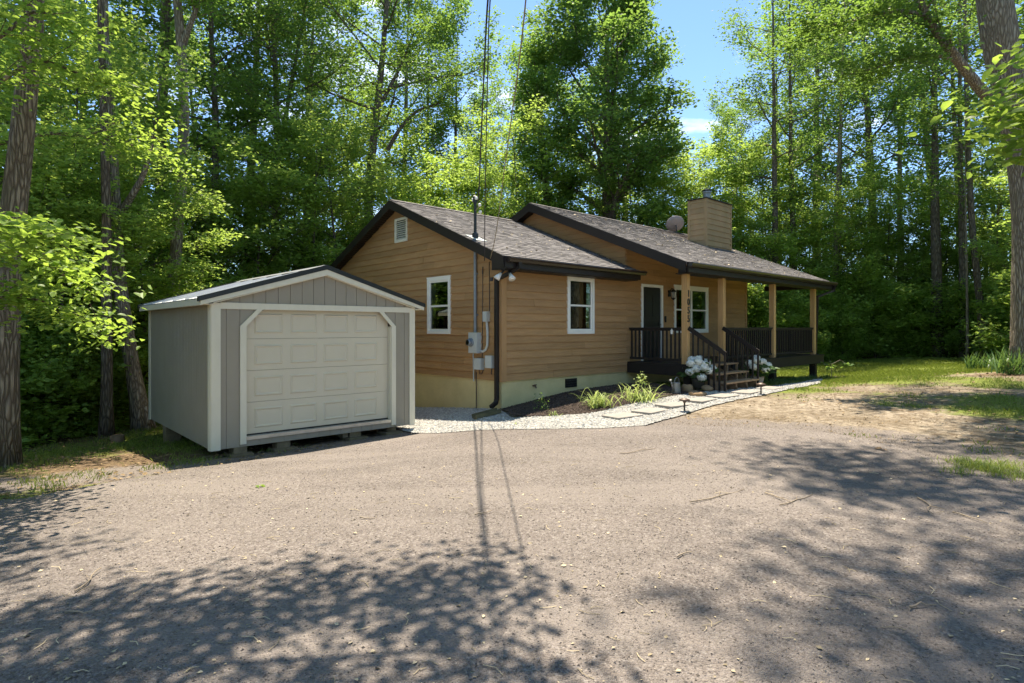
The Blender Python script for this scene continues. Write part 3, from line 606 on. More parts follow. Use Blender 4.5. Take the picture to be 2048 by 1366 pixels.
# ------------------------------------------------------------------ woods layout
LB = {'L': ('slender tree in the woods to the left of the shed', 'trees in the woods left of the shed'),
      'M': ('tall tree in the woods behind the shed and the gable', 'trees in the woods behind the shed'),
      'H': ('tall tree in the woods behind the house roof', 'trees in the woods behind the house'),
      'R': ('tall tree in the woods beyond the right lawn', 'trees in the woods beyond the lawn')}
LU = {'L': ('low leafy tree in the shade left of the shed', 'understory left of the shed'),
      'M': ('low leafy tree growing just behind the shed', 'understory behind the shed'),
      'H': ('low leafy tree showing behind the house', 'understory behind the house'),
      'R': ('low leafy tree at the edge of the right lawn', 'understory along the lawn')}
MARKS = [(-200,'left of the picture edge beyond the nearest trunk'),(-60,'at the left edge behind the nearest thick trunk'),(20,'showing round the thick trunk at the left edge'),(75,'just right of the thick trunk at the left edge'),(130,'midway between the thick left trunk and the ivy trunk'),(175,'just left of the ivy-covered trunk'),
 (245,'between the ivy trunk and the shed'),(300,'over the left eave of the shed'),(345,'beside the pale shaggy trunk'),(395,'just right of the pale shaggy trunk'),(435,'beside the dark slim trunk over the shed'),(485,'over the left roof slope of the shed'),(530,'just left of the dark forked tree'),(580,'just right of the dark forked tree'),
 (620,'just left of the shed roof peak'),(665,'directly over the shed roof peak'),(705,'over the lower end of the gable rake'),(745,'behind the tree with spreading limbs'),(790,'directly over the left gable peak of the house'),(835,'just right of the left gable peak'),(875,'where the left woods meet the open sky'),(910,'over the lower roof, left of the mast'),
 (950,'directly behind the roof mast'),(990,'between the mast and the upper roof'),(1035,'over the left tip of the upper roof'),(1070,'just right of the upper roof tip'),(1120,'between the slim roofline tree and the large oak'),(1170,'just left of the large oak trunk'),(1245,'just right of the large oak trunk'),(1300,'low in the right half of the large oak'),
 (1345,'over the dish aerial'),(1390,'over the left side of the chimney'),(1435,'over the right side of the chimney'),(1475,'just right of the chimney'),(1515,'seen between the second and third porch posts'),(1560,'just right of the third porch post'),(1600,'in the last opening of the porch'),(1640,'over the right tip of the porch roof'),
 (1670,'just right of the leaning pale trunk'),(1720,'over the bright lawn right of the porch'),(1765,'left of the thick dark trunk by the lawn'),(1805,'over the middle of the far lawn edge'),(1840,'just left of the thick dark lawn-edge trunk'),(1885,'just right of the thick dark lawn-edge trunk'),(1930,'behind the thin pale sapling stem'),(1985,'left of the massive pale trunk'),(2040,'behind the massive pale trunk'),(2110,'at the right edge beyond the massive trunk'),(2250,'right of the picture edge')]
pend = []
def mark(px): return min(MARKS, key=lambda q: abs(q[0] - px))[1]
def zone(px): return 'L' if px < 300 else 'M' if px < 900 else 'H' if px < 1470 else 'R'
def at(px, d): return (px - 1024) / F * d, d
rr_ = random.Random(5)
# px column, distance, height scale : chosen so the tops give the photo's skyline
TALL = [(-150,13,1.0),(-60,17,1.0),(60,20,1.0),(120,16,.95),(170,26,1.05),(250,22,1.0),(300,18.5,1.0),(330,27,1.1),(395,21,1.0),(430,30,1.1),(480,24,1.05),(520,31,1.15),(600,25,1.05),(640,33,1.15),(680,27,1.1),
  (720,35,1.15),(800,29,1.05),(760,24.5,.95),(850,33,1.0),(905,31,.80),(880,42,.92),(950,38,.80),(970,33,.66),(1040,31,.85),(1075,38,.95),(1010,44,.95),(1130,41,1.1),(1180,46,1.15),(1245,40,1.0),(1265,48,1.0),
  (1345,34,.50),(1395,36,.45),(1385,46,.50),(1445,39,.70),(1480,34,.66),(1530,41,.84),(1560,35,.84),(1620,40,1.15),(1625,33,1.0),(1630,37,1.2),(1670,31,1.05),(1720,35,1.1),(1760,29,1.05),(1800,33,1.1),(1850,28.5,1.05),(1890,34,1.1),
  (1930,30,1.0),(1990,27,1.0),(2040,31,1.05),(2090,24,1.0),(2150,29,1.0),(2230,22,1.0),(-250,19,1.0),(-330,13,1.0),(2300,27,1.0)]
TALL = [(q[0], q[1] + (5.5 if q[0] > 480 else 4), q[2] * (1.13 if q[0] > 480 else 1.18)) for q in TALL]
TALL = [q for j, q in enumerate(TALL) if not (q[0] > 0 and (j % 3 == 2) and q[2] > .7)]
for i, (px, d, sc) in enumerate(TALL):
    x, y = at(px, d); k = LB[zone(px)]; pend.append(('tall woodland tree', mark(px), d, place(tall, i, x, y, rr_.random() * 6.28, sc * (.95 + .1 * rr_.random()), k[0], k[1])))
LOW = [(-120,11.5,.8),(-40,14,.9),(40,15,1.0),(90,12.5,.7),(130,18,1.0),(165,14.5,.8),(240,19,.95),(255,16.5,.8),(290,22,1.05),(300,15.2,.7),(350,20,1.0),(380,25,1.0),(400,19,.9),(445,21.5,1.0),(480,27,1.1),(500,21,1.0),(555,23,1.0),(590,28,1.1),(620,22,1.0),
  (665,25,1.0),(700,23,1.0),(740,29,1.1),(770,26.5,1.0),(820,27,1.0),(860,30,1.1),(905,28,1.1),(940,32,1.1),(980,28,1.1),(1030,32,1.1),(1060,28.5,1.1),(1110,33,1.1),(1150,30,1.1),(1245,33,1.2),(1290,30.5,1.15),(1330,33,1.1),(1360,31,1.0),(1400,32,1.0),(1440,31,1.0),
  (1480,31,1.05),(1500,35,1.1),(1520,29,.9),(1560,31,1.0),(1600,29,.9),(1640,33,1.1),(1660,29.2,.75),(1700,30.5,.9),(1735,33,1.0),(1765,30,.8),(1805,31,.9),(1830,29.5,.8),(1870,30.5,.85),(1905,28.5,.7),(1950,29,.8),(1985,26,.75),(2030,27,.8),(2075,22,.8),(2130,24,.9),(2200,18,.8)]
for i, (px, d, sc) in enumerate(LOW):
    x, y = at(px, d); k = LU[zone(px)]; pend.append(('low leafy tree', mark(px), d, place(low, i, x, y, rr_.random() * 6.28, sc * (.9 + .2 * rr_.random()), k[0], k[1])))

SH = [(30,13,.9),(75,12,.8),(150,13.5,.9),(190,16,1),(255,15,.9),(-40,11,.9),(340,18,1),(410,18.5,1),(470,19,1),(540,19.5,1),(610,20,1),(680,21,1),
 (1500,29,1.1),(1530,27.5,.9),(1570,28,1.0),(1610,27,.85),(1645,29,1.1),(1685,28,.9),(1715,29,1.1),(1750,28,1.0),(1785,28.5,.9),(1820,28,1.1),(1855,28.4,1.0),(1895,27.2,.9),(1935,27.5,1.0),(1975,25.5,.9),(2015,25,1.0),(2060,23,.9),(2110,20,1.0)]
for i, (px, d, sc) in enumerate(SH):
    x, y = at(px, d); pend.append(('wood-edge shrub', mark(px), d, place(shrubs, i, x, y, rr_.random() * 6.28, sc * (.85 + .3 * rr_.random()), '', 'shrubs along the edge of the woods', 'shrub')))
for q in pend:
    same = sorted([p for p in pend if p[0] == q[0] and p[1] == q[1]], key=lambda p: p[2]); i = same.index(q)
    pre = '' if len(same) == 1 else ('nearer ' if i == 0 else 'farther ') if len(same) == 2 else ('nearest ' if i == 0 else 'farthest ' if i == len(same) - 1 else 'middle ')
    q[3]['label'] = pre + q[0] + ' ' + q[1]
# deep woods: one mass beyond the separate trees, and round the clearing behind the viewpoint
def mass(name, spots, label, lsz=.22, n=900, hs=(14, 21)):
    m = MB(); tk = MB()
    for (x, y) in spots:
        z0 = g1(x, y); h = random.uniform(*hs); nc = int(n / 60)
        cx = x + rng.normal(size=nc) * 1.9; cyy = y + rng.normal(size=nc) * 1.9; cz_ = z0 + .3 + (h - .3) * rng.random(nc) ** 1.5
        ii = np.repeat(np.arange(nc), 60); P = np.c_[cx, cyy, cz_][ii] + rng.normal(size=(len(ii), 3)) * (.75, .75, .45)
        leaves(m, P, lsz, .7, v=np.clip(.5 + .2 * rng.normal(size=nc)[ii] + .12 * rng.normal(size=len(ii)), 0, 1))
        tk.tube([(x, y, z0 - .2), (x + random.uniform(-.5, .5), y, z0 + h * .8)], [.2, .07], 6, False)
    o = m.build(name, M['leaf']); o['kind'] = 'stuff'; o['label'] = label
    t = tk.build('trunks', M['bark'], o, True); return o
sp = []
for k in range(230):
    a = random.uniform(-62, 62); d = random.uniform(46, 72); sp.append((d * math.sin(R(a)), d * math.cos(R(a))))
for k in range(60): a = random.uniform(-75, -40); d = random.uniform(26, 45); sp.append((d * math.sin(R(a)), d * math.cos(R(a))))
for k in range(60): a = random.uniform(38, 75); d = random.uniform(38, 55); sp.append((d * math.sin(R(a)), d * math.cos(R(a))))
mass('distant_woods', sp, 'dense green woods filling the view far beyond the house', .24, 900, (9, 16))
sp = []
for k in range(60): a = random.uniform(100, 260); d = random.uniform(19, 32); sp.append((d * math.sin(R(a)), d * math.cos(R(a))))
for k in range(22): a = random.uniform(66, 100); d = random.uniform(19, 30); sp.append((d * math.sin(R(a)), d * math.cos(R(a))))
for k in range(16): a = random.uniform(-100, -66); d = random.uniform(15, 26); sp.append((d * math.sin(R(a)), d * math.cos(R(a))))
mass('surrounding_woods', sp, 'green woods closing the clearing on the near side, mirrored in the windows', .2, 1500, (12, 19))

# undergrowth along the wood's edge
def undergrowth():
    m = MB(); n = 15000; x = rng.uniform(-26, 32, n); y = rng.uniform(7.5, 38, n)
    k = (woods(x, y) > .55) & (np.abs(x) < y * 1.05 + 3); x, y = x[k], y[k]; z = gz(x, y)
    k = rng.random(len(x)) < .25 + .75 * (np.sin(x * .9) * np.sin(y * .7) > -.2); x, y, z = x[k], y[k], z[k]
    ii = np.repeat(np.arange(len(x)), 14); h = np.abs(rng.normal(size=len(x))) * .38
    P = np.c_[x, y, z + .1 + h][ii] + rng.normal(size=(len(ii), 3)) * (.26, .26, .12)
    leaves(m, P, .10, .5, v=np.clip(.55 + .2 * rng.normal(size=len(x))[ii] + .1 * rng.normal(size=len(ii)), 0, 1)); o = m.build('undergrowth', M['leafu']); o['kind'] = 'stuff'
undergrowth()

# ------------------------------------------------------------------ trees that can be told apart
def ftree(name, d, pts, H, label, lm='leaf', bm='bark', top=None, k=14, **kw):
    """pts: (px,py,width px) up the trunk, the first on the ground"""
    b = np.array([(pts[0][0] - 1024) / F * d, d]); z0 = g1(*b); W = [unp(p[0], p[1], d) for p in pts]; rad = [p[2] / F * d / 2 / math.hypot(1, (p[0] - 1024) / F) for p in pts]
    base = np.array([W[0][0], d, z0 - .05]); P = [np.array([W[0][0], d, z0 - .05])]; rads = [rad[0] * 1.25]
    for w, r in zip(W[1:], rad[1:]): P.append(w); rads.append(r)
    last = P[-1]; dirv = (P[-1] - P[-2]); dirv /= np.linalg.norm(dirv); rem = H - (last[2] - z0)
    for f in (.35, .7, 1.0): P.append(last + dirv * rem * f * .5 + np.array([0, 0, rem * f * .5])); rads.append(rads[-1] * (.72 if f < 1 else .2))
    P = np.array(P) - base; lims = kw.pop('limbs', None)
    if lims: lims = [([unp(*q) - base if len(q) == 3 and q[2] < 200 and q[0] > 60 or kw.get('px') else np.array(q) - base for q in lm_[0]],) + tuple(lm_[1:]) for lm_ in lims]
    kw.pop('px', None)
    tr, c = grow(hash(name + str(int(d * 10)) + str(pts[0][0])) % 9999 if False else int(d * 37 + pts[0][0]) % 9999, P, rads, k=k, limbs=lims, **kw)
    return tree_obj(name, tuple(base), tr, c, M[lm], M[bm], label)
ftree('oak_tree', 8.8, [(2,930,74),(5,800,68),(8,600,66),(30,400,54),(46,230,50),(60,80,46),(72,-40,42)], 20, 'thick brown trunk at the far left edge, nearest tree on that side', 'leafn', 'barkb', k=24,
      crown=(12, 19.5), cr=3.0, n_limb=7, lpt=45, leaf=.12, jit=.02)
ftree('hickory_tree', 13.0, [(288,856,44),(276,785,34),(246,640,31),(233,480,26),(229,350,22),(225,246,22),(211,123,19),(206,-20,17)], 19, 'pale trunk curving up from the bank just left of the shed', 'leaf', 'barkl', k=18,
      crown=(11, 18.5), cr=2.6, n_limb=7, lpt=45, leaf=.12, px=1, limbs=[([(238,430,13),(262,395,12.9),(290,345,12.8),(312,250,12.7),(322,150,12.6)], .09, .02, 8, .5, .9)])
ftree('ivy_tree', 12.2, [(213,872,30),(213,800,25),(214,640,23),(217,516,21),(212,300,18),(205,100,15)], 17, 'straight dark trunk with ivy leaves beside the curved pale one', 'leaf', 'bark', k=14,
      crown=(11, 16.5), cr=2.2, n_limb=5, lpt=45, leaf=.12)
ftree('shagbark_tree', 16.0, [(338,760,30),(345,640,27),(354,490,25),(367,316,23),(369,176,21),(364,88,20),(352,-20,18)], 20, 'tall pale shaggy trunk rising behind the left end of the shed', 'leaf', 'barkl', k=18,
      crown=(12, 19.5), cr=2.8, n_limb=9, lpt=45, leaf=.12, px=1, limbs=[([(366,88,16),(376,60,15.9),(392,20,15.8),(405,-40,15.7)], .1, .04, 6, .5, 1.0)])
ftree('dark_slim_tree', 22, [(421,700,16),(424,500,15),(433,350,15),(432,230,13),(424,130,11),(420,0,9)], 19, 'dark slim trunk bending against a patch of sky right of the pale shaggy one', 'leaf', 'bark', k=12, crown=(10, 18.5), cr=2.8, n_limb=16, lpt=55)
ftree('forked_tree', 24, [(550,640,18),(550,400,16),(556,293,15),(552,200,12),(550,117,11),(540,0,9)], 21, 'dark forked tree standing behind the apex of the shed', 'leafd', 'bark', k=12, crown=(9, 20.5), cr=3.6, n_limb=20, lpt=60, px=1,
      limbs=[([(556,293,24),(568,250,24),(582,170,23.8),(597,88,23.6),(612,0,23.4)], .12, .03, 8, .4, 1.2)])
ftree('spreading_tree', 25, [(738,560,18),(738,400,17),(746,293,16),(760,190,14),(768,100,11),(775,0,9)], 22, 'tree with long spreading limbs left of the house gable peak', 'leaf', 'bark', k=12, crown=(9.5, 21.5), cr=4.0, n_limb=22, lpt=60, px=1,
      limbs=[([(758,214,25),(785,165,25),(808,117,24.8),(830,60,24.6)], .1, .03, 7, .4, 1.2), ([(775,300,25),(800,255,25),(834,220,24.8),(887,205,24.6),(900,160,24.5)], .1, .02, 9, .4, 1.1)])
ftree('big_oak_tree', 30, [(1217,600,34),(1217,430,28),(1216,330,22),(1215,240,15),(1213,150,10),(1212,80,7)], 18.6, 'large rounded oak standing alone against the sky behind the house', 'leafd', 'bark', k=16,
      crown=(4.0, 17.6), cr=4.4, n_limb=36, subs=7, twigs=2, lpt=115, leaf=.17, lowr=.7, spread=.50, flat=.8, rise=.8)
ftree('roofline_tree', 31, [(1094,600,16),(1094,400,14),(1086,300,12),(1075,200,9),(1060,120,7)], 16.2, 'slim leafy tree between the wires and the large oak', 'leafd', 'bark', k=10, crown=(5.5, 16), cr=2.0, n_limb=22, twigs=1, lpt=150, leaf=.16, flat=.85, rise=.9)
ftree('right_edge_oak', 14.2, [(2062,745,84),(2064,690,90),(2064,500,88),(2060,370,84),(2040,240,80),(2005,130,78),(1984,10,76),(1975,-60,70)], 22, 'massive pale furrowed trunk at the right edge above the iris leaves', 'leaf', 'barkl', k=28, jit=.02,
      crown=(12.5, 21.5), cr=5.0, n_limb=20, lpt=60, leaf=.10, spread=.34, px=1,
      limbs=[([(1985,205,14.2),(1950,165,14),(1897,95,13.6),(1860,45,13.4),(1830,-20,13.1),(1790,-120,12.6)], .14, .05, 10, .35, 1.2),
             ([(1912,120,13.7),(1860,108,13.6),(1800,118,13.6),(1740,140,13.8),(1690,150,14)], .045, .012, 12, .2, .9),
             ([(1850,30,13.3),(1800,20,13.4),(1740,30,13.6),(1670,50,13.8),(1600,60,14)], .05, .012, 14, .15, 1.0)])
for (d, pts, lab, bm, cr0) in [
  (29, [(1553,700,15),(1551,560,14),(1550,430,12),(1548,300,10)], 'upright trunk seen between the last two porch posts', 'bark', 8),
  (30, [(1593,700,13),(1590,560,12),(1585,400,11),(1583,300,9)], 'upright trunk just left of the last porch post', 'bark', 8),
  (30, [(1657,702,13),(1664,620,11),(1670,560,10),(1672,420,9),(1680,300,7)], 'leaning trunk just right of the porch corner', 'barkl', 8),
  (27, [(1874,712,26),(1874,600,24),(1873,500,22),(1872,380,17)], 'thick dark trunk at the back of the right lawn', 'bark', 9),
  (26, [(1926,706,15),(1925,560,14),(1923,420,13),(1921,280,11)], 'straight dark trunk left of the leaning one by the lawn', 'bark', 9),
  (24, [(1971,708,19),(1960,600,16),(1950,520,15),(1941,420,14),(1936,300,12)], 'dark trunk leaning left behind the iris leaves', 'bark', 9),
  (24, [(1935,706,6),(1934,600,5.5),(1931,480,5),(1930,400,4)], 'thin pale sapling stem in front of the dark trunks', 'barkl', 6)]:
    ftree('lawn_edge_tree', d, pts, 19 if pts[0][2] > 8 else 11, lab, 'leafd' if d % 2 else 'leaf', bm, k=10, twigs=2, crown=(cr0, 18.5 if pts[0][2] > 8 else 10.8), cr=3.0 if pts[0][2] > 8 else 1.6, n_limb=14 if pts[0][2] > 8 else 9, lpt=42)

# near trees just out of the frame whose boughs reach into it and shade the drive
def near_tree(name, base, H, r, limbs, label, lm, crown, cr, n_limb, seed, lpt=42, leaf=.085, k=20, **kw):
    z0 = g1(*base[:2]); b = np.array([base[0], base[1], z0 - .05]); path, rd = straight(H, r)
    lims = [([np.array(q, float) - b for q in l_[0]],) + tuple(l_[1:]) for l_ in limbs]
    tr, c = grow(seed, path, rd, crown, cr, n_limb, k=k, limbs=lims, lpt=lpt, leaf=leaf, near=True, spread=kw.pop('spread', .20), flat=kw.pop('flat', .22), **kw)
    return tree_obj(name, tuple(b), tr, c, M[lm], M['barkb'], label)
U_ = lambda px, py, d: unp(px, py, d)
near_tree('beech_tree', (-8.2, 5.2), 14, .24, [
    ([(-8.2,5.2,3.6), U_(-260,520,6.0), U_(-60,500,6.1), U_(60,505,6.3), U_(165,575,6.6)], .04, .008, 11, .3, .55, -.12),
    ([(-8.2,5.2,3.2), U_(-260,600,6.3), U_(-60,600,6.6), U_(60,590,6.9), U_(190,645,7.3)], .035, .008, 10, .3, .5, -.12),
    ([(-8.2,5.2,3.9), U_(-260,450,5.6), U_(-80,430,5.5), U_(20,455,5.5), U_(100,470,5.6)], .035, .008, 9, .3, .5, -.12),
    ([(-8.2,5.2,5.0), U_(-240,260,7.0), U_(-40,190,7.4), U_(80,110,7.8), U_(200,170,8.2)], .05, .01, 14, .25, .7, -.1),
    ([(-8.2,5.2,5.4), U_(-200,150,7.0), U_(0,80,7.2), U_(60,20,7.4), U_(110,30,7.6)], .04, .01, 7, .3, .6, -.1),
    ([(-8.2,5.2,4.4), U_(-240,350,8.0), U_(60,270,9.5), U_(180,260,10.5), U_(290,300,11.0)], .05, .012, 20, .3, .9, -.15),
    # high boughs over the drive
    ([(-8.2,5.2,6.2), (-6.2,5.4,7.2), (-4,5.3,7.6), (-2.0,5.3,7.7), (-.3,5.45,7.5)], .09, .02, 30, .12, 1.35, .0, 2),
    ([(-8.2,5.2,6.0), (-6.6,4.9,7.0), (-5.2,4.6,7.4), (-3.2,4.5,7.5), (-1.5,4.5,7.3)], .08, .02, 34, .1, 1.35, .0, 2),
    ([(-4,5.3,7.6), (-2.9,5.9,7.9), (-1.6,6.2,8.1), (-.6,6.35,8.0)], .04, .012, 12, .1, .7, .0),
    ([(-8.2,5.2,6.8), (-6.3,6.6,8.4), (-5.0,7.2,8.9), (-4.0,7.3,8.8)], .06, .02, 12, .2, 1.0, .0),
   ], 'young beech whose bright boughs reach in from the left edge', 'leafn', (8.5, 13.5), 2.6, 4, 41, twigs=4, lpt=26)
near_tree('maple_tree', (8.6, 6.4), 21, .3, [
    ([(8.6,6.4,3.4), U_(2400,150,5.8), U_(2260,155,5.6), U_(2190,165,5.5), U_(2110,190,5.4)], .03, .01, 12, .35, .38, -.3),
    ([(8.6,6.4,3.0), U_(2400,220,5.9), U_(2260,230,5.8), U_(2200,240,5.7), U_(2130,260,5.6)], .03, .01, 10, .35, .36, -.3),
    ([(8.6,6.4,3.8), U_(2400,70,5.8), U_(2280,80,5.7), U_(2200,95,5.6), U_(2140,110,5.5)], .03, .01, 9, .35, .36, -.3),
    ([(8.6,6.4,12), (7.0,8.0,14.2), (5.8,9.8,15.5), (4.6,11.0,16.2), (3.6,12.2,16.6)], .12, .03, 22, .2, 1.7, .1, 2),
    ([(8.6,6.4,12.5), (6.8,7.4,15.0), (5.2,8.2,16.6), (3.9,8.6,17.4), (2.8,8.8,17.6)], .12, .03, 22, .2, 1.7, .1, 2),
    ([(8.6,6.4,11.5), (8.2,9.0,13.5), (7.6,11.4,15.0), (6.8,13.2,16.0)], .12, .03, 20, .2, 1.7, .1, 2),
    ([(8.6,6.4,13), (6.6,6.9,15.5), (4.6,7.4,17.0), (2.9,8.0,17.8), (1.7,8.3,18)], .10, .03, 9, .45, 1.3, .1, 2),
    ([(8.6,6.4,14), (6.8,6.3,16.8), (5.0,7.2,18.2), (3.6,7.6,18.8)], .1, .03, 18, .25, 1.6, .1, 2),
   ], 'maple whose yellow-green boughs hang in from the upper right', 'leafn', (12.5, 20.5), 3.6, 14, 57, twigs=4, lpt=23, leaf=.12, spread=.34)

# ================================================================== HOUSE  (local x = s along the front, y = t to the back, z world height)
house = empty('brown_house', (HC[0], HC[1], 0), PHI, 'single storey brown wood-sided house with a covered front porch and chimney', 'house')
Z0 = CAMZ                                         # heights below are given against the eye level
SB, RB1, RB2 = Z0 - 1.145, Z0 + 1.65, Z0 + 2.394  # siding bottom; roof planes z = RB + .4167 t
SL = .4167; TR1, TR2 = 4.08, 3.28; SE = 4.38; SR = 11.17; TBK = 8.16

def siding(m, u0f, u1f, z0, z1, fr, openings, e=.163, seed=1):
    """lapped boards; fr maps (u along wall, out, z) to house coordinates"""
    g_ = np.random.default_rng(seed); z = z0; i = 0
    while z < z1 - .01:
        zt = min(z + e, z1); segs = [[(u0f(z), u0f(zt)), (u1f(z), u1f(zt))]]
        if segs[0][1][0] - segs[0][0][0] > .03:
            for (a, b, c, d) in openings:
                if zt > c + .01 and z < d - .01:
                    ns = []; u_ = lambda zz: .006 + .024 * max(0, (zt - zz)) / e
                    for p_, q_ in ((z, c), (d, zt)):      # sliver of board below or above the opening
                        if q_ - p_ > .004 and segs[0][0][0] < b and segs[-1][1][0] > a: m.hexa([fr(a,-.01,p_), fr(a,u_(p_),p_), fr(b,u_(p_),p_), fr(b,-.01,p_), fr(a,-.01,q_), fr(a,u_(q_),q_), fr(b,u_(q_),q_), fr(b,-.01,q_)], .5)
                    for L_, R_ in segs:
                        if L_[0] < b and R_[0] > a:
                            if L_[0] < a: ns.append([L_, (a, a)])
                            if R_[0] > b: ns.append([(b, b), R_])
                        else: ns.append([L_, R_])
                    segs = ns
            for L_, R_ in segs:
                # break into board lengths
                cuts = [L_[0]]; x = L_[0] + g_.uniform(.8, 3.4)
                while x < R_[0] - .5: cuts.append(x); x += g_.uniform(2.2, 3.8)
                cuts.append(R_[0])
                for a0, a1 in zip(cuts[:-1], cuts[1:]):
                    lt = L_[1] if a0 == L_[0] else a0; rt = R_[1] if a1 == R_[0] else a1
                    if rt - lt < .005: rt = lt + .005
                    g0 = 0 if a0 == L_[0] else .002; v = g_.random(); o1 = .030 + g_.normal() * .0015; o2 = .006
                    m.hexa([fr(a0+g0, -.01, z), fr(a0+g0, o1, z), fr(a1, o1, z), fr(a1, -.01, z), fr(lt+g0, -.01, zt+.004), fr(lt+g0, o2, zt+.004), fr(rt, o2, zt+.004), fr(rt, -.01, zt+.004)], v)
        z += e
FR = lambda u, o, z: (u, -o, z)                   # front walls
GB = lambda u, o, z: (-o, u, z)                   # gable end facing the shed
W_F = (2.053 + .05, 3.041 - .05, Z0 - .142 + .05, Z0 + 1.249 - .05)
W_G = (1.797 + .05, 2.754 - .05, Z0 - .142 + .05, Z0 + 1.23 - .05)
W_P = (6.669 + .05, 8.589 - .05, Z0 - .147 + .05, Z0 + 1.244 - .05)
D_O = (5.04 + .05, 6.076 - .05, Z0 - .95, Z0 + 1.205 - .05)
V_G = (3.673 + .03, 4.289 - .03, Z0 + 2.27 + .03, Z0 + 2.91 - .03)
def walls(m):
    siding(m, lambda z: .10, lambda z: SE, SB, Z0 + 1.52, FR, [W_F], seed=2)
    siding(m, lambda z: SE, lambda z: SR, SB, Z0 + 2.24, FR, [D_O, W_P], seed=3)
    siding(m, lambda z: max(.0, (z - RB1 + .10) / SL), lambda z: min(TBK, TBK - (z - RB1 + .10) / SL) , SB, Z0 + 3.25, GB, [W_G, V_G], seed=4)
    # step gable above the lower roof, and the plain far sides
    st = lambda u, o, z: (SE - o, u, z)
    siding(m, lambda z: max(0, (z - RB2 + .1) / SL), lambda z: min(TBK, 2*TR2 - (z - RB2 + .1) / SL), Z0 + 1.4, Z0 + 3.66, st, [], seed=5)
    rt = lambda u, o, z: (SR + o, u, z)
    siding(m, lambda z: max(0, (z - RB2 + .1) / SL), lambda z: min(TBK, 2*TR2 - (z - RB2 + .1) / SL), SB, Z0 + 3.66, rt, [], seed=6)
    bk = lambda u, o, z: (u, TBK + o, z)
    siding(m, lambda z: 0, lambda z: SR, SB, Z0 + 1.45, bk, [], seed=7)
one('wall', M['siding'], walls, house)
one('corner_board', M['cornerb'], lambda m: (m.box(-.034, .105, -.036, -.0, SB - .01, Z0 + 1.38), m.box(-.037, -.0, .0, .09, SB - .01, Z0 + 1.38)), house)
one('corner_board', M['cornerb'], lambda m: m.box(SR - .07, SR + .036, -.036, .0, SB, Z0 + 2.2), house)
def found(m):
    m.box(.012, SE, .015, .25, Z0 - 2.4, SB); m.box(.012, .25, .25, TBK, Z0 - 2.9, SB); m.box(SE, SR, .015, .25, Z0 - 2.2, SB); m.box(SR - .25, SR, .25, TBK, Z0 - 2.2, SB); m.box(.25, SR - .25, TBK - .25, TBK, Z0 - 2.9, SB)
one('foundation', M['found'], found, house)
one('foundation_vent', M['black'], lambda m: (m.box(2.02, 2.42, -.01, .016, Z0 - 1.42, Z0 - 1.21), [m.box(2.04, 2.40, -.03, -.01, Z0 - 1.40 + i*.06, Z0 - 1.375 + i*.06) for i in range(3)]), house)
one('hose_tap', M['copper'], lambda m: (m.tube([(.95,.02,Z0-1.30),(.95,-.07,Z0-1.30),(.95,-.09,Z0-1.35)], .018, 8), m.tube([(.91,-.06,Z0-1.275),(.99,-.06,Z0-1.275)], .012, 6)), house)

# --- roofs
def gable_roof(s0, s1, tf, tr_, tb, rb, thick=.07):
    ze = rb + SL * tf; zr = rb + SL * tr_
    ro = one('roof', M['shingle'], lambda m: m.prism([(tf, ze), (tr_, zr), (tb, ze), (tb, ze - thick), (tr_, zr - thick), (tf, ze - thick)], 0, s0, s1, a=.5), house)
    # shingle courses
    m = MB(); g_ = np.random.default_rng(int(s1 * 10)); ln = math.hypot(tr_ - tf, zr - ze); e = .143; n = int(ln / e) + 1; nz = np.array([0, -SL, 1]) / math.hypot(1, SL); dn = np.array([0, 1, SL]) / math.hypot(1, SL)
    for side in (1, -1):
        for i in range(n):
            a0 = i * e - .015; a1 = min((i + 1) * e + .01, ln); x = s0 - .01 + (0 if i % 2 else -.07)
            while x < s1:
                w = g_.uniform(.10, .32); x1 = min(x + w, s1 + .01); xx = max(x, s0 - .012)
                if x1 - xx > .01:
                    h0 = .014 + g_.choice([0, .004, .006]) ; c = []
                    for (aa, hh) in ((a0, h0), (a1, .003)):
                        for X in (xx, x1 - .002):
                            for q in (0, hh):
                                p = np.array([X, tf, ze]) + dn * aa + nz * (q + .001)
                                if side < 0: p[1] = tf + tb - p[1]
                                c.append(p)
                    c = [c[0], c[2], c[6], c[4], c[1], c[3], c[7], c[5]]
                    m.hexa(c, g_.random())
                x = x1
    m.build('shingle_courses', M['shingle'], ro, False, True)
    one('ridge_cap', M['shingle'], lambda m: [m.prism([(tr_ - .14, zr - .06 + .035), (tr_, zr + .032), (tr_ + .14, zr - .06 + .035), (tr_, zr + .005)], 0, s0 + k * .2, s0 + k * .2 + .195, a=.3 + .4 * (k % 3) / 2) for k in range(int((s1 - s0) / .2))], ro)
    return ze, zr
RS0, RS1 = -.30, SE + .02
ze1, zr1 = gable_roof(RS0, RS1, -.42, TR1, 2*TR1 + .42, RB1)
QS0, QS1 = 4.02, 13.39
ze2, zr2 = gable_roof(QS0, QS1, -2.0, TR2, 2*TR2 + 2.0, RB2)
def rake(s, tf, tr_, tb, rb, h, w=.03, t_end=None):
    zr = rb + SL * tr_; ze = rb + SL * tf
    return lambda m: (m.prism([(tf, ze + .006), (tr_, zr + .006), (tb, ze + .006), (tb, ze - h), (tr_, zr - h), (tf, ze - h)], 0, s - w, s),)
def soffit(s0, s1, tf, tr_, tb, rb, h):
    zr = rb + SL * tr_; ze = rb + SL * tf
    return lambda m: m.prism([(tf, ze - h), (tr_, zr - h), (tb, ze - h), (tb, ze - h - .02), (tr_, zr - h - .02), (tf, ze - h - .02)], 0, s0, s1)
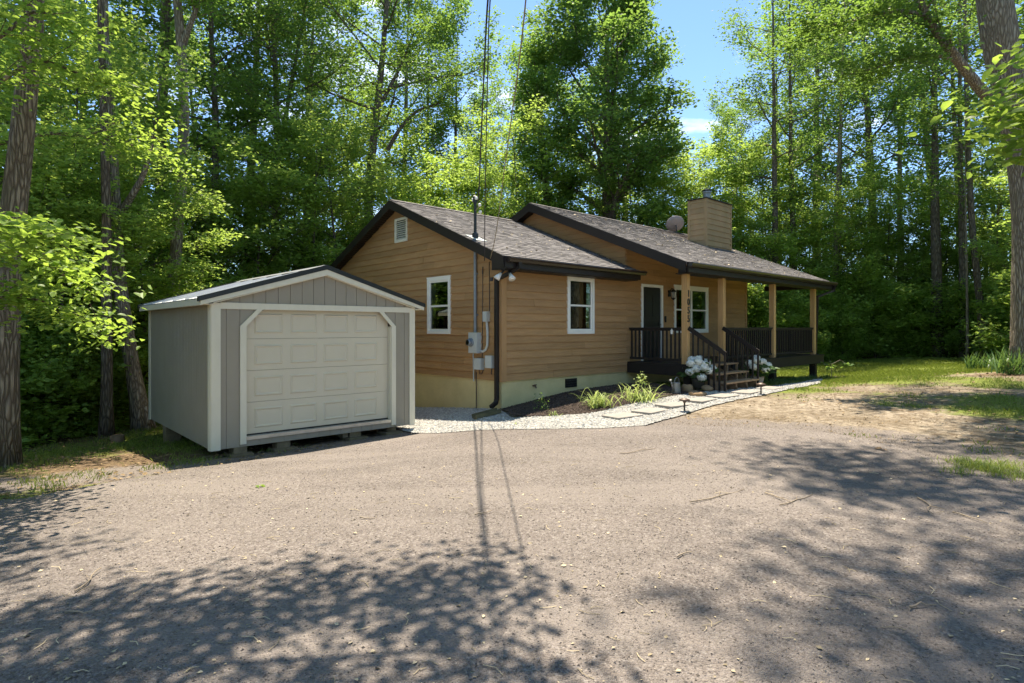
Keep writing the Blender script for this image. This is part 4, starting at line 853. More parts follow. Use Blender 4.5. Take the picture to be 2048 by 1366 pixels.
one('rake_board', M['dark'], lambda m: (rake(RS0, -.42, TR1, 2*TR1+.42, RB1, .22)(m), m.prism([(-.42, ze1 + .004), (-.30, ze1 + .05), (-.02, ze1+.004), (-.02, ze1 - .26), (-.42, ze1 - .26)], 0, RS0 + .0, RS0 + .03)), house)
one('rake_soffit', M['dark'], soffit(RS0, .0, -.42, TR1, 2*TR1+.42, RB1, .12), house)
def soffit_grooves(m, sgn):
    for k in range(42):
        t = -.3 + k * .1
        if 1:
            tt = t if not sgn else 2*TR1 - t; z = RB1 + SL * t - .146
            m.box(RS0 + .03, -.03, tt, tt + .02, z - .006, z)
for sgn_ in (0, 1): one('soffit_vent', M['black'], lambda m: soffit_grooves(m, sgn_), house)
one('rake_board', M['dark'], lambda m: (rake(QS0, -2.0, TR2, 2*TR2+2.0, RB2, .24)(m), rake(QS1 + .03, -2.0, TR2, 2*TR2+2.0, RB2, .24)(m)), house)
one('rake_soffit', M['dark'], soffit(QS0, SE - .0, -2.0, TR2, 2*TR2+2.0, RB2, .14), house)
one('eave_fascia', M['dark'], lambda m: (m.box(RS0, RS1 + .02, -.445, -.40, ze1 - .23, ze1 - .005), m.box(RS0, RS1 - .04, -.40, -.02, ze1 - .25, ze1 - .23)), house)
one('back_fascia', M['dark'], lambda m: (m.box(QS0, QS1, 2*TR2+2.0, 2*TR2+2.03, ze2 - .2, ze2), m.box(RS0, RS1, 2*TR1+.42, 2*TR1+.45, ze1-.2, ze1)), house)
# gutters
def gutter(m, s0, s1, t, z):
    prof = [(t + .0, z), (t - .11, z), (t - .125, z - .03), (t - .10, z - .06), (t - .085, z - .105), (t, z - .105)]
    m.prism(prof, 0, s0, s1)
one('gutter', M['gutter'], lambda m: gutter(m, RS0 + .05, RS1 + .13, -.447, ze1 - .005), house)
one('gutter', M['gutter'], lambda m: gutter(m, QS0 + .03, QS1 + .05, -2.045, ze2 - .01), house)
def dspout(m, pts, w=.085):
    for a, b in zip(pts[:-1], pts[1:]): 
        a = np.array(a, float); b = np.array(b, float); d = (b - a) / np.linalg.norm(b - a)
        m.bar(a - d * .02, b + d * .02, w, w * .8, up=(0, 1, 0) if abs(d[2]) > .9 else (0, 0, 1))
one('downspout', M['dark'], lambda m: dspout(m, [(.05,-.50,Z0+1.36),(.05,-.50,Z0+1.26),(-.085,.07,Z0+1.03),(-.085,.07,Z0-1.52),(-.13,.05,Z0-1.60),(-.27,.02,Z0-1.66)]), house)
one('downspout', M['dark'], lambda m: dspout(m, [(13.30,-2.1,Z0+1.42),(13.28,-2.08,Z0+1.28),(12.75,-1.75,Z0+1.06),(12.72,-1.7,Z0-.9)], .08), house)

# --- windows and door
def window(u0, u1, z0, z1, fr, units=1):
    c = .075
    def fm(m, boxes): 
        for (a, b, o0, o1, p, q) in boxes: m.hexa([fr(a,o0,p), fr(b,o0,p), fr(b,o1,p), fr(a,o1,p), fr(a,o0,q), fr(b,o0,q), fr(b,o1,q), fr(a,o1,q)])
    w = one('window', M['white'], lambda m: fm(m, [(u0, u0+c, -.03, .045, z0, z1), (u1-c, u1, -.03, .045, z0, z1), (u0+c, u1-c, -.03, .0445, z1-c, z1), (u0+c, u1-c, -.03, .0445, z0, z0+c), (u0-.012, u1+.012, .0, .052, z1-.002, z1+.018)]), house)
    m_ = (u1 - u0 - 2*c) / units
    for k in range(units):
        a, b = u0 + c + k*m_, u0 + c + (k+1)*m_; zm = (z0 + z1) / 2 - .01; s_ = .045
        one('sash', M['white'], lambda m: fm(m, [(a, a+s_, -.03, .022, z0+c, z1-c), (b-s_, b, -.03, .022, z0+c, z1-c), (a+s_, b-s_, -.03, .021, z1-c-s_, z1-c), (a+s_, b-s_, -.03, .021, z0+c, z0+c+s_), (a+s_, b-s_, -.03, .026, zm-.022, zm+.022)]), w)
        one('pane', M['glass'], lambda m: fm(m, [(a+s_-.005, b-s_+.005, -.028, .006, zm+.02, z1-c-s_+.005), (a+s_-.005, b-s_+.005, -.036, -.006, z0+c+s_-.005, zm-.02)]), w)
    def cur(m, a, b):
        n_ = max(6, int((b - a) / .022)); V = []
        for i in range(n_ + 1):
            u_ = a + (b - a) * i / n_; o_ = -.13 + .018 * math.sin(i * 1.9); V += [fr(u_, o_, z0 + .02), fr(u_, o_ , z1 - .02)]
        m.add(V, [(2*i, 2*i+2, 2*i+3, 2*i+1) for i in range(n_)])
    W_ = u1 - u0
    one('curtain', M['curtain'], lambda m: cur(m, u0 + .04, u0 + .04 + .24 * W_), w, True, False); one('curtain', M['curtain'], lambda m: cur(m, u1 - .04 - .30 * W_, u1 - .04), w, True, False)
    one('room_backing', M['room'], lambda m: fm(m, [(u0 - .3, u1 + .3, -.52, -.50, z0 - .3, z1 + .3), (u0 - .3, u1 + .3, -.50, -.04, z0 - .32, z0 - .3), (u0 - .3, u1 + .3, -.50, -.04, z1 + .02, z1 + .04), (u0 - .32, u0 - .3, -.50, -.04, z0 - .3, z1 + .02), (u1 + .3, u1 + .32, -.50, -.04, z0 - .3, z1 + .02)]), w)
    return w
window(2.053, 3.041, Z0-.142, Z0+1.249, FR)
window(1.797, 2.754, Z0-.142, Z0+1.23, GB)
window(6.669, 8.589, Z0-.147, Z0+1.244, FR, 2)
DK = Z0 - .89                                     # deck level
def bx(m, L_): [m.box(*b) for b in L_]
dr = one('door', M['door'], lambda m: bx(m, [(5.13, 5.98, -.012, .03, DK+.03, Z0+1.12)] + [(5.22 + .38*i, 5.51 + .38*i, -.020, -.012, DK + .25 + .95*j, DK + .95 + .85*j) for i in range(2) for j in range(2)]), house)
one('door_frame', M['white'], lambda m: bx(m, [(5.04,5.12,-.045,.03,DK,Z0+1.205),(5.99,6.076,-.045,.03,DK,Z0+1.205),(5.12,5.99,-.0445,.03,Z0+1.13,Z0+1.205)]), dr)
one('door_handle', M['black'], lambda m: (m.tube([(5.90,-.02,Z0+.10),(5.90,-.08,Z0+.10),(5.80,-.08,Z0+.10)], .014, 8), m.box(5.875, 5.925, -.03, -.012, Z0+.02, Z0+.18)), dr)
one('door_bell', M['black'], lambda m: m.box(6.17, 6.22, -.06, -.022, Z0+.16, Z0+.34), house)
gv = one('gable_vent', M['cream'], lambda m: bx(m, [(-.045,.0,3.673,3.733,Z0+2.27,Z0+2.91),(-.045,.0,4.229,4.289,Z0+2.27,Z0+2.91),(-.044,.0,3.733,4.229,Z0+2.27,Z0+2.34),(-.044,.0,3.733,4.229,Z0+2.85,Z0+2.91)]), house)
one('louvre', M['cream'], lambda m: [m.hexa([(-.03,3.73,z),(.02,3.73,z+.045),(.02,4.23,z+.045),(-.03,4.23,z),(-.03,3.73,z+.008),(.02,3.73,z+.053),(.02,4.23,z+.053),(-.03,4.23,z+.008)]) for z in np.linspace(Z0+2.35, Z0+2.79, 9)], gv)
one('vent_backing', M['black'], lambda m: m.box(.03,.04,3.7,4.26,Z0+2.28,Z0+2.9), gv)
# --- chimney
CS0, CS1, CT0, CT1 = 10.44, 12.20, 1.067, 1.74; CZ1 = Z0 + 4.52
def chim(m):
    f1 = lambda u, o, z: (u, CT0 - o, z); f2 = lambda u, o, z: (CS0 - o, u, z); f3 = lambda u, o, z: (CS1 + o, u, z); f4 = lambda u, o, z: (u, CT1 + o, z)
    siding(m, lambda z: CS0+.05, lambda z: CS1-.05, Z0+2.7, CZ1, f1, [], .19, 21); siding(m, lambda z: CT0+.05, lambda z: CT1-.05, Z0+2.7, CZ1, f2, [], .19, 22)
    siding(m, lambda z: CT0+.05, lambda z: CT1-.05, Z0-1.2, CZ1, f3, [], .19, 23); siding(m, lambda z: CS0+.05, lambda z: CS1-.05, Z0+2.7, CZ1, f4, [], .19, 24)
    for a in (CS0-.03, CS1-.06):
        for b in (CT0-.03, CT1-.06): m.box(a, a+.09, b, b+.09, Z0+2.6, CZ1 + .002)
ch = one('chimney', M['chimney'], chim, house)
one('chimney_cap', M['dark'], lambda m: (m.box(CS0-.06, CS1+.06, CT0-.06, CT1+.06, CZ1, CZ1+.035), m.prism([(CT0-.02, CZ1+.035), ((CT0+CT1)/2, CZ1+.06), (CT1+.02, CZ1+.035)], 0, CS0, CS1)), ch)
fx, fy = 11.12, 1.42
one('flue', M['greymetal'], lambda m: (m.lathe([(.125,0),(.125,.28)], (fx,fy,CZ1+.04), 20), m.lathe([(.135,.28),(.155,.30),(.155,.35),(.13,.37)], (fx,fy,CZ1+.04), 20)), ch)
one('flue_cap', M['black'], lambda m: (m.lathe([(.12,.37),(.165,.385),(.165,.41),(.08,.44),(.01,.445)], (fx,fy,CZ1+.04), 20)), ch)
# --- dish aerial
def dish(m):
    c = np.array([12.15, 3.32, Z0 + 4.10]); ax = np.array([-.25, .25, 1.0]); ax /= np.linalg.norm(ax); u = np.cross(ax, (0, 0, 1)); u /= np.linalg.norm(u); w = np.cross(ax, u); V = []; k = 28
    ax2 = np.array([.42,.75,.5]); ax2 /= np.linalg.norm(ax2); u = np.cross(ax2, (0,0,1)); u /= np.linalg.norm(u); w = np.cross(u, ax2); ax = ax2
    for th in (0, .012):
        for r, d in ((.02, 0), (.15, .012), (.28, .045), (.39, .09)):
            for j in range(k): V.append(c + (u * math.cos(j*2*math.pi/k) * 1.0 + w * math.sin(j*2*math.pi/k) * .85) * r + ax * (d + th))
    q = []
    for o in (0, 4 * k):
        for i in range(3):
            for j in range(k): q.append((o + i*k + j, o + i*k + (j+1) % k, o + (i+1)*k + (j+1) % k, o + (i+1)*k + j))
    for j in range(k): q.append((3*k + j, 3*k + (j+1) % k, 7*k + (j+1) % k, 7*k + j))
    m.add(V, q, ngons=[list(range(k)), list(range(4*k, 5*k))])
da = one('dish_aerial', mat('dish paint', (.33,.28,.27), .5, .4, nscale=5, ndark=.9), dish, house, True)
one('dish_mast', M['black'], lambda m: (m.tube([(12.15,3.30,Z0+3.72),(12.15,3.30,Z0+3.98),(12.16,3.33,Z0+4.08)], .022, 8), m.box(12.05,12.25,3.22,3.38,Z0+3.72,Z0+3.75), m.tube([(12.17,3.25,Z0+3.80),(12.45,3.75,Z0+3.98),(12.52,3.85,Z0+4.18)], .014, 6)), da)

# --- power entry on the gable end
one('service_mast', M['greymetal'], lambda m: (m.tube([(-.06,.83,Z0-.12),(-.06,.83,Z0+1.83)], .036, 12), m.box(-.04,.0,.78,.88,Z0+.28,Z0+.31), m.box(-.04,.0,.78,.88,Z0+1.2,Z0+1.23)), house)
sm = one('mast_head', M['black'], lambda m: (m.tube([(-.06,.83,Z0+1.83),(-.06,.83,Z0+2.83)], .033, 12), m.tube([(-.06,.83,Z0+2.80),(-.06,.83,Z0+2.90),(-.10,.80,Z0+2.95)], [.05,.055,.03], 12), m.lathe([(.075,.0),(.07,.09),(.04,.12)], (-.06,.83,Z0+2.02), 14)), house)
one('insulator', M['white'], lambda m: [m.lathe([(.02,0),(.035,.02),(.035,.05),(.02,.07)], (-.06 + dx_, .83 + dy_, Z0 + zz), 10) for dx_, dy_, zz in ((-.02,-.06,2.86),(-.02,.05,2.84),(-.05,-.22,2.68),(-.05,-.24,2.52))], sm)
one('tie_arm', M['cablel'], lambda m: (m.tube([(-.06,.83,Z0+2.55),(-.10,.58,Z0+2.55)], .009, 6), m.tube([(-.06,.83,Z0+2.62),(-.10,.58,Z0+2.72)], .009, 6)), sm)
one('mast_flashing', M['meter'], lambda m: m.hexa([(-.2,.62,RB1+SL*.62+.022),(.12,.62,RB1+SL*.62+.022),(.12,1.02,RB1+SL*1.02+.022),(-.2,1.02,RB1+SL*1.02+.022),(-.2,.62,RB1+SL*.62+.028),(.12,.62,RB1+SL*.62+.028),(.12,1.02,RB1+SL*1.02+.028),(-.2,1.02,RB1+SL*1.02+.028)]), sm)
mt_ = one('electric_meter', M['meter'], lambda m: (m.box(-.145,.0,.66,.97,Z0-.56,Z0-.10), m.box(-.155,-.145,.675,.955,Z0-.545,Z0-.115)), house)
one('meter_dial', M['greymetal'], lambda m: (m.tube([(-.15,.86,Z0-.32),(-.19,.86,Z0-.32)], .095, 20), m.tube([(-.19,.86,Z0-.32),(-.255,.86,Z0-.32)], [.078,.07], 20)), mt_, True)
one('dial_glass', M['glass'], lambda m: m.tube([(-.255,.86,Z0-.32),(-.262,.86,Z0-.32)], [.062,.058], 20), mt_)
one('conduit', M['meter'], lambda m: (m.tube([(-.05,.64,Z0-.51),(-.06,.56,Z0-.52),(-.06,.47,Z0-.48),(-.06,.41,Z0-.38),(-.06,.40,Z0-.1),(-.06,.43,Z0+.16)], .028, 10), m.box(-.12,.0,.37,.50,Z0+.14,Z0+.36), m.tube([(-.045,.92,Z0-.57),(-.045,.90,Z0-1.2)], .014, 8)), house)
one('utility_box', M['meter'], lambda m: (m.box(-.13,.0,.56,.79,Z0-.92,Z0-.67), m.box(-.137,-.13,.57,.78,Z0-.91,Z0-.68)), house)
one('utility_box', M['meter'], lambda m: (m.box(-.12,.0,.20,.42,Z0-.87,Z0-.60), m.box(-.128,-.12,.21,.41,Z0-.86,Z0-.61)), house)
one('wall_cable', M['cable'], lambda m: (m.tube([(-.03,.60,Z0+1.35),(-.03,.61,Z0+.4),(-.03,.62,Z0-.7)], .008, 6), m.tube([(-.03,.38,Z0+1.45),(-.03,.37,Z0+.36)], .008, 6), m.tube([(-.03,.72,Z0-.92),(-.05,.68,Z0-1.02),(-.05,.62,Z0-1.02),(-.03,.56,Z0-.90)], .007, 6),
     m.tube([(-.03,.84,Z0-.92),(-.03,.83,Z0-1.3),(-.03,.83,Z0-1.84)], .012, 6), m.tube([(-.03,.30,Z0-.87),(-.03,.31,Z0-.98),(-.05,.28,Z0-1.0)], .012, 6), m.tube([(-.03,.60,Z0+1.35),(-.06,.57,Z0+1.28),(-.04,.60,Z0+1.2)], .01, 6), m.box(-.04,.0,.26,.34,Z0+1.02,Z0+1.10)), house)
fl = one('flood_lamp', M['black'], lambda m: (m.box(-.2,-.04,-.32,-.2,ze1-.275,ze1-.25), m.tube([(-.15,-.25,ze1-.26),(-.22,-.22,ze1-.34)], .02, 8), m.tube([(-.06,-.28,ze1-.26),(-.08,-.36,ze1-.35)], .02, 8)), house)
one('lamp_head', M['white'], lambda m: (m.tube([(-.21,-.22,ze1-.33),(-.27,-.19,ze1-.40),(-.30,-.17,ze1-.45)], [.025,.055,.075], 16), m.tube([(-.08,-.35,ze1-.34),(-.10,-.42,ze1-.42),(-.11,-.45,ze1-.46)], [.025,.055,.075], 16)), fl, True)
def lantern(m):
    x, y, z = 6.40, -.17, Z0 + .84
    m.box(x-.05, x+.05, -.05, -.02, z+.06, z+.24); m.tube([(x,-.04,z+.20),(x,-.12,z+.30),(x,-.17,z+.27)], .012, 8)
    m.lathe([(.02,.27),(.09,.21),(.10,.19)], (x,y,z), 12); m.lathe([(.065,.0),(.07,.02)], (x,y,z), 8); m.lathe([(.02,-.04),(.05,0)], (x,y,z), 8)
    for k in range(4): a = k * math.pi/2 + .78; m.bar((x+.062*math.cos(a), y+.062*math.sin(a), z+.02), (x+.085*math.cos(a), y+.085*math.sin(a), z+.20), .01, .01)
ln_ = one('wall_lantern', M['black'], lantern, house)
one('lantern_glass', mat('frosted lantern', (.55,.55,.52), .3, .5), lambda m: m.lathe([(.04,.02),(.055,.19)], (6.40,-.17,Z0+.84), 12), ln_, True)

# --- porch
PT = 1.73; PP = [4.5, 6.29, 9.39, 12.54]; PW = .145
def decking(m):
    for k in range(13): m.box(4.42, 12.88, -1.93 + k*.149, -1.93 + k*.149 + .144, DK - .035, DK, a=rng.random())
dk = one('porch_deck', M['deckp'], decking, house)
one('deck_skirt', M['deckp'], lambda m: bx(m, [(4.42,12.88,-1.905,-1.865,DK-.285,DK-.036),(4.40,4.44,-1.865,-.03,DK-.285,DK-.036),(12.84,12.88,-1.865,-.03,DK-.285,DK-.036)] + [(4.44, 12.84, -1.6 + .5*k, -1.56 + .5*k, DK-.23, DK-.036) for k in range(3)]), dk)
for (s_, t_) in ((4.6,-1.72),(9.35,-1.7),(12.5,-1.7),(6.3,-1.7),(12.5,-.2)):
    gz_ = g1(*hw(s_, t_)); one('pier', M['deckp'], lambda m: m.box(s_-.09, s_+.09, t_-.09, t_+.09, gz_-.1, DK-.24), dk)
def ppost(s_):
    def f(m):
        k = 9
        zs = np.linspace(DK + .001, Z0 + 1.33, k)
        for a, b in zip(zs[:-1], zs[1:]):
            j0, j1 = rng.normal(size=2) * .0018
            m.hexa([(s_+j0,-PT,a),(s_+PW+j0,-PT,a),(s_+PW+j0,-PT+PW,a),(s_+j0,-PT+PW,a),(s_+j1,-PT,b),(s_+PW+j1,-PT,b),(s_+PW+j1,-PT+PW,b),(s_+j1,-PT+PW,b)])
    return f
posts = []
for s_ in PP: posts.append(one('porch_post', M['cedar'], ppost(s_), house))
one('porch_beam', M['dark'], lambda m: bx(m, [(QS0+.04,QS1-.0,-2.04,-1.99,ze2-.24,ze2-.005),(4.40,12.78,-PT-.03,-PT+PW+.03,Z0+1.33,Z0+1.475),(QS0+.3,QS1-.02,-1.99,-PT+.2,ze2-.243,ze2-.225),(12.60,12.74,-PT+PW+.03,.0,Z0+1.33,Z0+1.475)]), house)
def ceil(m):
    for (a, b) in ((-1.52, -.03),):
        z0_, z1_ = RB2 + SL*a - .17, RB2 + SL*b - .17
        m.hexa([(4.42,a,z0_),(13.33,a,z0_),(13.33,b,z1_),(4.42,b,z1_),(4.42,a,z0_+.02),(13.33,a,z0_+.02),(13.33,b,z1_+.02),(4.42,b,z1_+.02)])
    z0_, z1_ = RB2 + SL*.0 - .17, zr2 - .17
    m.hexa([(SR+.04,.0,z0_),(13.33,.0,z0_),(13.33,TR2,z1_),(SR+.04,TR2,z1_),(SR+.04,.0,z0_+.02),(13.33,.0,z0_+.02),(13.33,TR2,z1_+.02),(SR+.04,TR2,z1_+.02)])
one('porch_ceiling', M['cream'], ceil, house)
# digits on the first post
for k, chx in enumerate('1055'):
    cu = bpy.data.curves.new('digit', 'FONT'); cu.body = chx; cu.size = .235; cu.extrude = .006; cu.align_x = 'CENTER'; cu.offset = .004
    o = bpy.data.objects.new('house_number', cu); COL.objects.link(o)
    dg = bpy.context.evaluated_depsgraph_get(); me = bpy.data.meshes.new_from_object(o.evaluated_get(dg)); bpy.data.objects.remove(o)
    me.transform(Matrix.Translation((PP[0] + PW/2, -PT - .008, Z0 + .765 - k*.205)) @ Matrix.Rotation(math.radians(90), 4, 'X')); me.materials.clear(); me.materials.append(M['black'])
    o = bpy.data.objects.new('house_number', me); COL.objects.link(o); o.parent = posts[0]
# railings
def railing(p, q, n, zt=Z0 + .015, label=None):
    p = np.array(p, float); q = np.array(q, float)
    r = one('porch_railing', M['deckp'], lambda m: (m.bar((*p, zt - .02), (*q, zt - .02), .09, .036), m.bar((*p, zt - .06), (*q, zt - .06), .035, .05), m.bar((*p, DK + .10), (*q, DK + .10), .035, .06)), house)
    for i in range(n):
        c = p + (q - p) * (i + .5) / n
        one('baluster', M['deckp'], lambda m: m.box(c[0]-.018, c[0]+.018, c[1]-.018, c[1]+.018, DK + .07, zt - .04, a=rng.random()), r, False, False)
railing((4.50, -.05), (4.50, -PT + PW), 13)
railing((PP[1] + PW, -PT + PW/2), (PP[2], -PT + PW/2), 23)
railing((PP[2] + PW, -PT + PW/2), (PP[3], -PT + PW/2), 23)
railing((12.66, -PT + PW), (12.66, -.05), 12)
# steps
stp = one('porch_steps', M['step'], lambda m: bx(m, [(4.62, 6.22, -2.20, -1.91, DK-.035, DK-.002, .3), (4.60, 6.24, -2.46, -2.17, Z0-1.125, Z0-1.087, .6), (4.58, 6.26, -2.72, -2.43, Z0-1.315, Z0-1.277, .8)]), house)
def strg(m):
    for s_ in (4.62, 5.15, 5.68, 6.18): m.bar((s_,-1.93,Z0-1.12),(s_,-2.66,Z0-1.52),.04,.20); m.box(s_-.02,s_+.02,-2.68,-2.62,Z0-1.6,Z0-1.315); m.box(s_-.02,s_+.02,-2.43,-2.39,Z0-1.3,Z0-1.125); m.box(s_-.02,s_+.02,-2.18,-2.14,Z0-1.1,Z0-.925)
one('stringer', M['step'], strg, stp)
for s_ in (4.55, 6.25):
    def hr(m, s_=s_):
        m.bar((s_,-PT-.02,Z0+.0),(s_,-2.70,Z0-.60),.04,.10); m.box(s_-.02,s_+.02,-2.71,-2.67,Z0-1.6,Z0-.60)
    h = one('handrail', M['deckp'], hr, house)
    for i in range(6):
        f = (i + .6) / 6.6; t_ = -PT - .06 - f * .90; zt = Z0 - .02 - f * .58
        one('baluster', M['deckp'], lambda m: m.box(s_-.017, s_+.017, t_-.017, t_+.017, zt - 1.02 if t_ > -1.93 else zt - 1.05, zt), h, False, False)

# ================================================================== overhead cables
def cable(name, P, r, label, mt):
    m = MB(); P = np.array(P, float); f = np.linspace(0, 1, 40); c = np.linspace(0, 1, len(P)); Q = np.stack([np.interp(f, c, P[:, i]) for i in range(3)], 1)
    for _ in range(4): Q[1:-1] = .25*Q[:-2] + .5*Q[1:-1] + .25*Q[2:]
    m.tube(Q, r, 6); return tag(m.build(name, mt, None, True), label, 'cable')
w1 = [unp(957,402,12.55), unp(961,300,11.3), unp(968,150,9.3), unp(974,10,7.7), (-.05,4.4,5.55), (.25,.5,7.0), (.6,-5,8.8)]
w2 = [unp(969,521,12.35), unp(970,400,11.6), unp(973,250,10.3), unp(976,120,9.0), unp(978.5,0,7.6), (-.0,4.3,5.5), (.3,.4,6.95), (.65,-5,8.75)]
w3 = [unp(981,517,12.15), unp(990,480,11.4), unp(999,420,10.3), unp(1006,360,9.1), unp(1016,285,7.8), unp(1034,160,6.2), unp(1053,0,5.0), (.17,3.9,4.95), (.28,0,6.3), (.45,-5,8.2)]
cable('overhead_cable', w1, .0125, 'thick power cable dropping to the mast on the gable roof', M['cable'])
cable('overhead_cable', w2, .009, 'thin dark cable running beside the thick one down to the gable wall', M['cable'])
cable('overhead_cable', w3, .0075, 'tan slack cable curving down to the corner of the gable', M['cablel'])

# ================================================================== SHED
shed = empty('garage_shed', (SC[0], SC[1], 0), PHI, 'grey wooden shed with a white panelled roll-up garage door and metal roof', 'shed')
SWD, SDP = 3.66, 4.35; SZ0, SZ1 = Z0 - 1.90, Z0 + .36; AP = Z0 + 1.06; 
def t111(m, u0, u1, zb, zt, fr, holes=(), e=.203, ph=0.0):
    """grooved sheet siding: separate faces with a real groove between"""
    u = u0 - ph
    while u < u1 - .005:
        a, b = max(u + .004, u0), min(u + e - .004, u1)
        if b > a + .004:
            segs = [(zb, zb, zt(a), zt(b))]
            for (h0, h1, g0, g1_) in holes:
                if b > h0 + .01 and a < h1 - .01:
                    n_ = []
                    for s4 in segs:
                        n_.append((s4[0], s4[1], g0, g0)); n_.append((g1_(a), g1_(b), s4[2], s4[3]))
                    segs = n_
            for (p, q, r_, s_) in segs:
                if r_ - p > .01 or s_ - q > .01: m.hexa([fr(a,.0,p), fr(b,.0,q), fr(b,.012,q), fr(a,.012,p), fr(a,.0,r_), fr(b,.0,s_), fr(b,.012,s_), fr(a,.012,r_)])
        u += e
rz = lambda u: AP - .10 - (AP - .10 - SZ1 - .04) * abs(u - SWD/2) / (SWD/2) + .0
def shedwall(m):
    D0, D1 = .497, 3.142
    ch_ = lambda u: Z0 + .30 if .68 < u < 2.98 else (Z0 + .01 + (u - .412) / .268 * .29 if u < .68 else Z0 + .01 + (3.253 - u) / .268 * .29)
    t111(m, .0, SWD, SZ0, rz, FR, [(.46, 3.2, Z0 - 1.80, ch_)])
    # chamfer infill boards behind the diagonal trim
    t111(m, .0, SDP, SZ0, lambda u: SZ1, GB, e=.102); bkf = lambda u, o, z: (u, SDP + o, z); t111(m, .0, SWD, SZ0, rz, bkf); rtf = lambda u, o, z: (SWD + o, u, z); t111(m, 0, SDP, SZ0, lambda u: SZ1, rtf)
    m.box(.002, SWD-.002, .10, .12, Z0 + .25, SZ1); m.box(.001, .46, .0, -.0 + .004, SZ0, Z0+.3); m.box(3.2, SWD, .0, .004, SZ0, Z0+.3)
    m.prism([(0.0, Z0+.3), (SWD, Z0+.3), (SWD, SZ1), (SWD/2, AP-.12), (0, SZ1)], 1, .0, .004)
    m.box(0, .004, 0, SDP, SZ0, SZ1); m.box(SWD-.004, SWD, 0, SDP, SZ0, SZ1); m.box(0, SWD, SDP-.004, SDP, SZ0, SZ1)
one('shed_wall', M['shed'], shedwall, shed)
one('floor_frame', M['block'], lambda m: bx(m, [(.03, SWD-.03, .03, SDP-.03, SZ0 + .02, SZ0 + .14)] + [(x_, x_+.1, .05, SDP-.05, SZ0-.09, SZ0+.02) for x_ in (.35, 1.1, 2.2, 3.1)]), shed)
one('corner_trim', M['shedtrim'], lambda m: bx(m, [(-.022,.115,-.036,-.013,SZ0-.01,SZ1+.03), (-.036,-.013,-.013,.10,SZ0-.01,SZ1+.03)]), shed)
one('corner_trim', M['shedtrim'], lambda m: bx(m, [(SWD-.10,SWD+.022,-.036,-.013,SZ0-.01,SZ1+.03), (SWD+.013,SWD+.036,-.013,.1,SZ0-.01,SZ1+.03)]), shed)
one('corner_trim', M['shedtrim'], lambda m: bx(m, [(-.036,-.013,SDP-.1,SDP+.02,SZ0-.01,SZ1)]), shed)
one('header_trim', M['shedtrim'], lambda m: bx(m, [(.115,SWD-.10,-.034,-.013,Z0+.30,Z0+.40)]), shed)
for sg in (0, 1):
    def doortrim(m, sg=sg):
        fl_ = (lambda v: v) if not sg else (lambda v: 3.655 - v)
        for a, b, o0, o1, p, q in ((.405,.5,-.040,-.013,Z0-1.86,Z0+.03), (.5,.51,-.013,.10,Z0-1.78,Z0+.03)): m.box(min(fl_(a),fl_(b)), max(fl_(a),fl_(b)), o0, o1, p, q)
        m.prism([(fl_(x_), z_) for x_, z_ in ((.405,Z0+.03),(.5,Z0+.03),(.755,Z0+.30),(.665,Z0+.30))], 1, -.040, -.013)
    one('door_trim', M['shedtrim'], doortrim, shed)
def gdoor(m):
    zb = Z0 - 1.725; hs = .516
    for i in range(4):
        z0_, z1_ = zb + i*hs + .002, min(zb + (i+1)*hs - .003, Z0 + .305)
        m.box(.5, 3.14, .075, .11, z0_, z1_)
        for k in range(4):
            a = .655 + k*.593; b = a + .47; c, d = z0_ + .085, z0_ + .415
            # raised panel: outer bead and inner field
            for (w0, w1, h0, h1) in ((0, .022, .075, .060), (.022, .05, .060, .074)):
                V = [(a+w0,h0,c+w0),(b-w0,h0,c+w0),(b-w0,h0,d-w0),(a+w0,h0,d-w0),(a+w1,h1,c+w1),(b-w1,h1,c+w1),(b-w1,h1,d-w1),(a+w1,h1,d-w1)]
                m.add(V, [(0,1,5,4),(1,2,6,5),(2,3,7,6),(3,0,4,7)])
            m.add([(a+.05,.0735,c+.05),(b-.05,.0735,c+.05),(b-.05,.0735,d-.05),(a+.05,.0735,d-.05)], [(0,1,2,3)])
one('garage_door', M['gdoor'], gdoor, shed, False, False)
one('door_seal', M['black'], lambda m: bx(m, [(.5,3.14,.07,.105,Z0-1.745,Z0-1.726)]), shed)
def plate(m):
    m.box(.5, 3.14, -.045, .07, Z0-1.765, Z0-1.748); m.box(.5, 3.14, -.047, -.040, Z0-1.80, Z0-1.748)
    for k in range(130):
        for j in range(4):
            x_ = .51 + k * .0202; z_ = Z0 - 1.797 + j*.013
            if (j + k) % 2: m.box(x_, x_+.009, -.050, -.046, z_, z_+.006)
            y_ = -.035 + j*.026
            if (j + k) % 2: m.box(x_, x_+.012, y_, y_+.01, Z0-1.748, Z0-1.744)
one('threshold_plate', M['diamond'], plate, shed)
one('sill_boards', M['shed'], lambda m: [m.box(.5 + k*.203 + .003, min(.5 + (k+1)*.203 - .003, 3.14), -.02, .0, SZ0, Z0-1.801) for k in range(13)], shed)
OV, FO = .19, .10
rs = (AP - (Z0 + .45)) / (SWD/2 + OV)
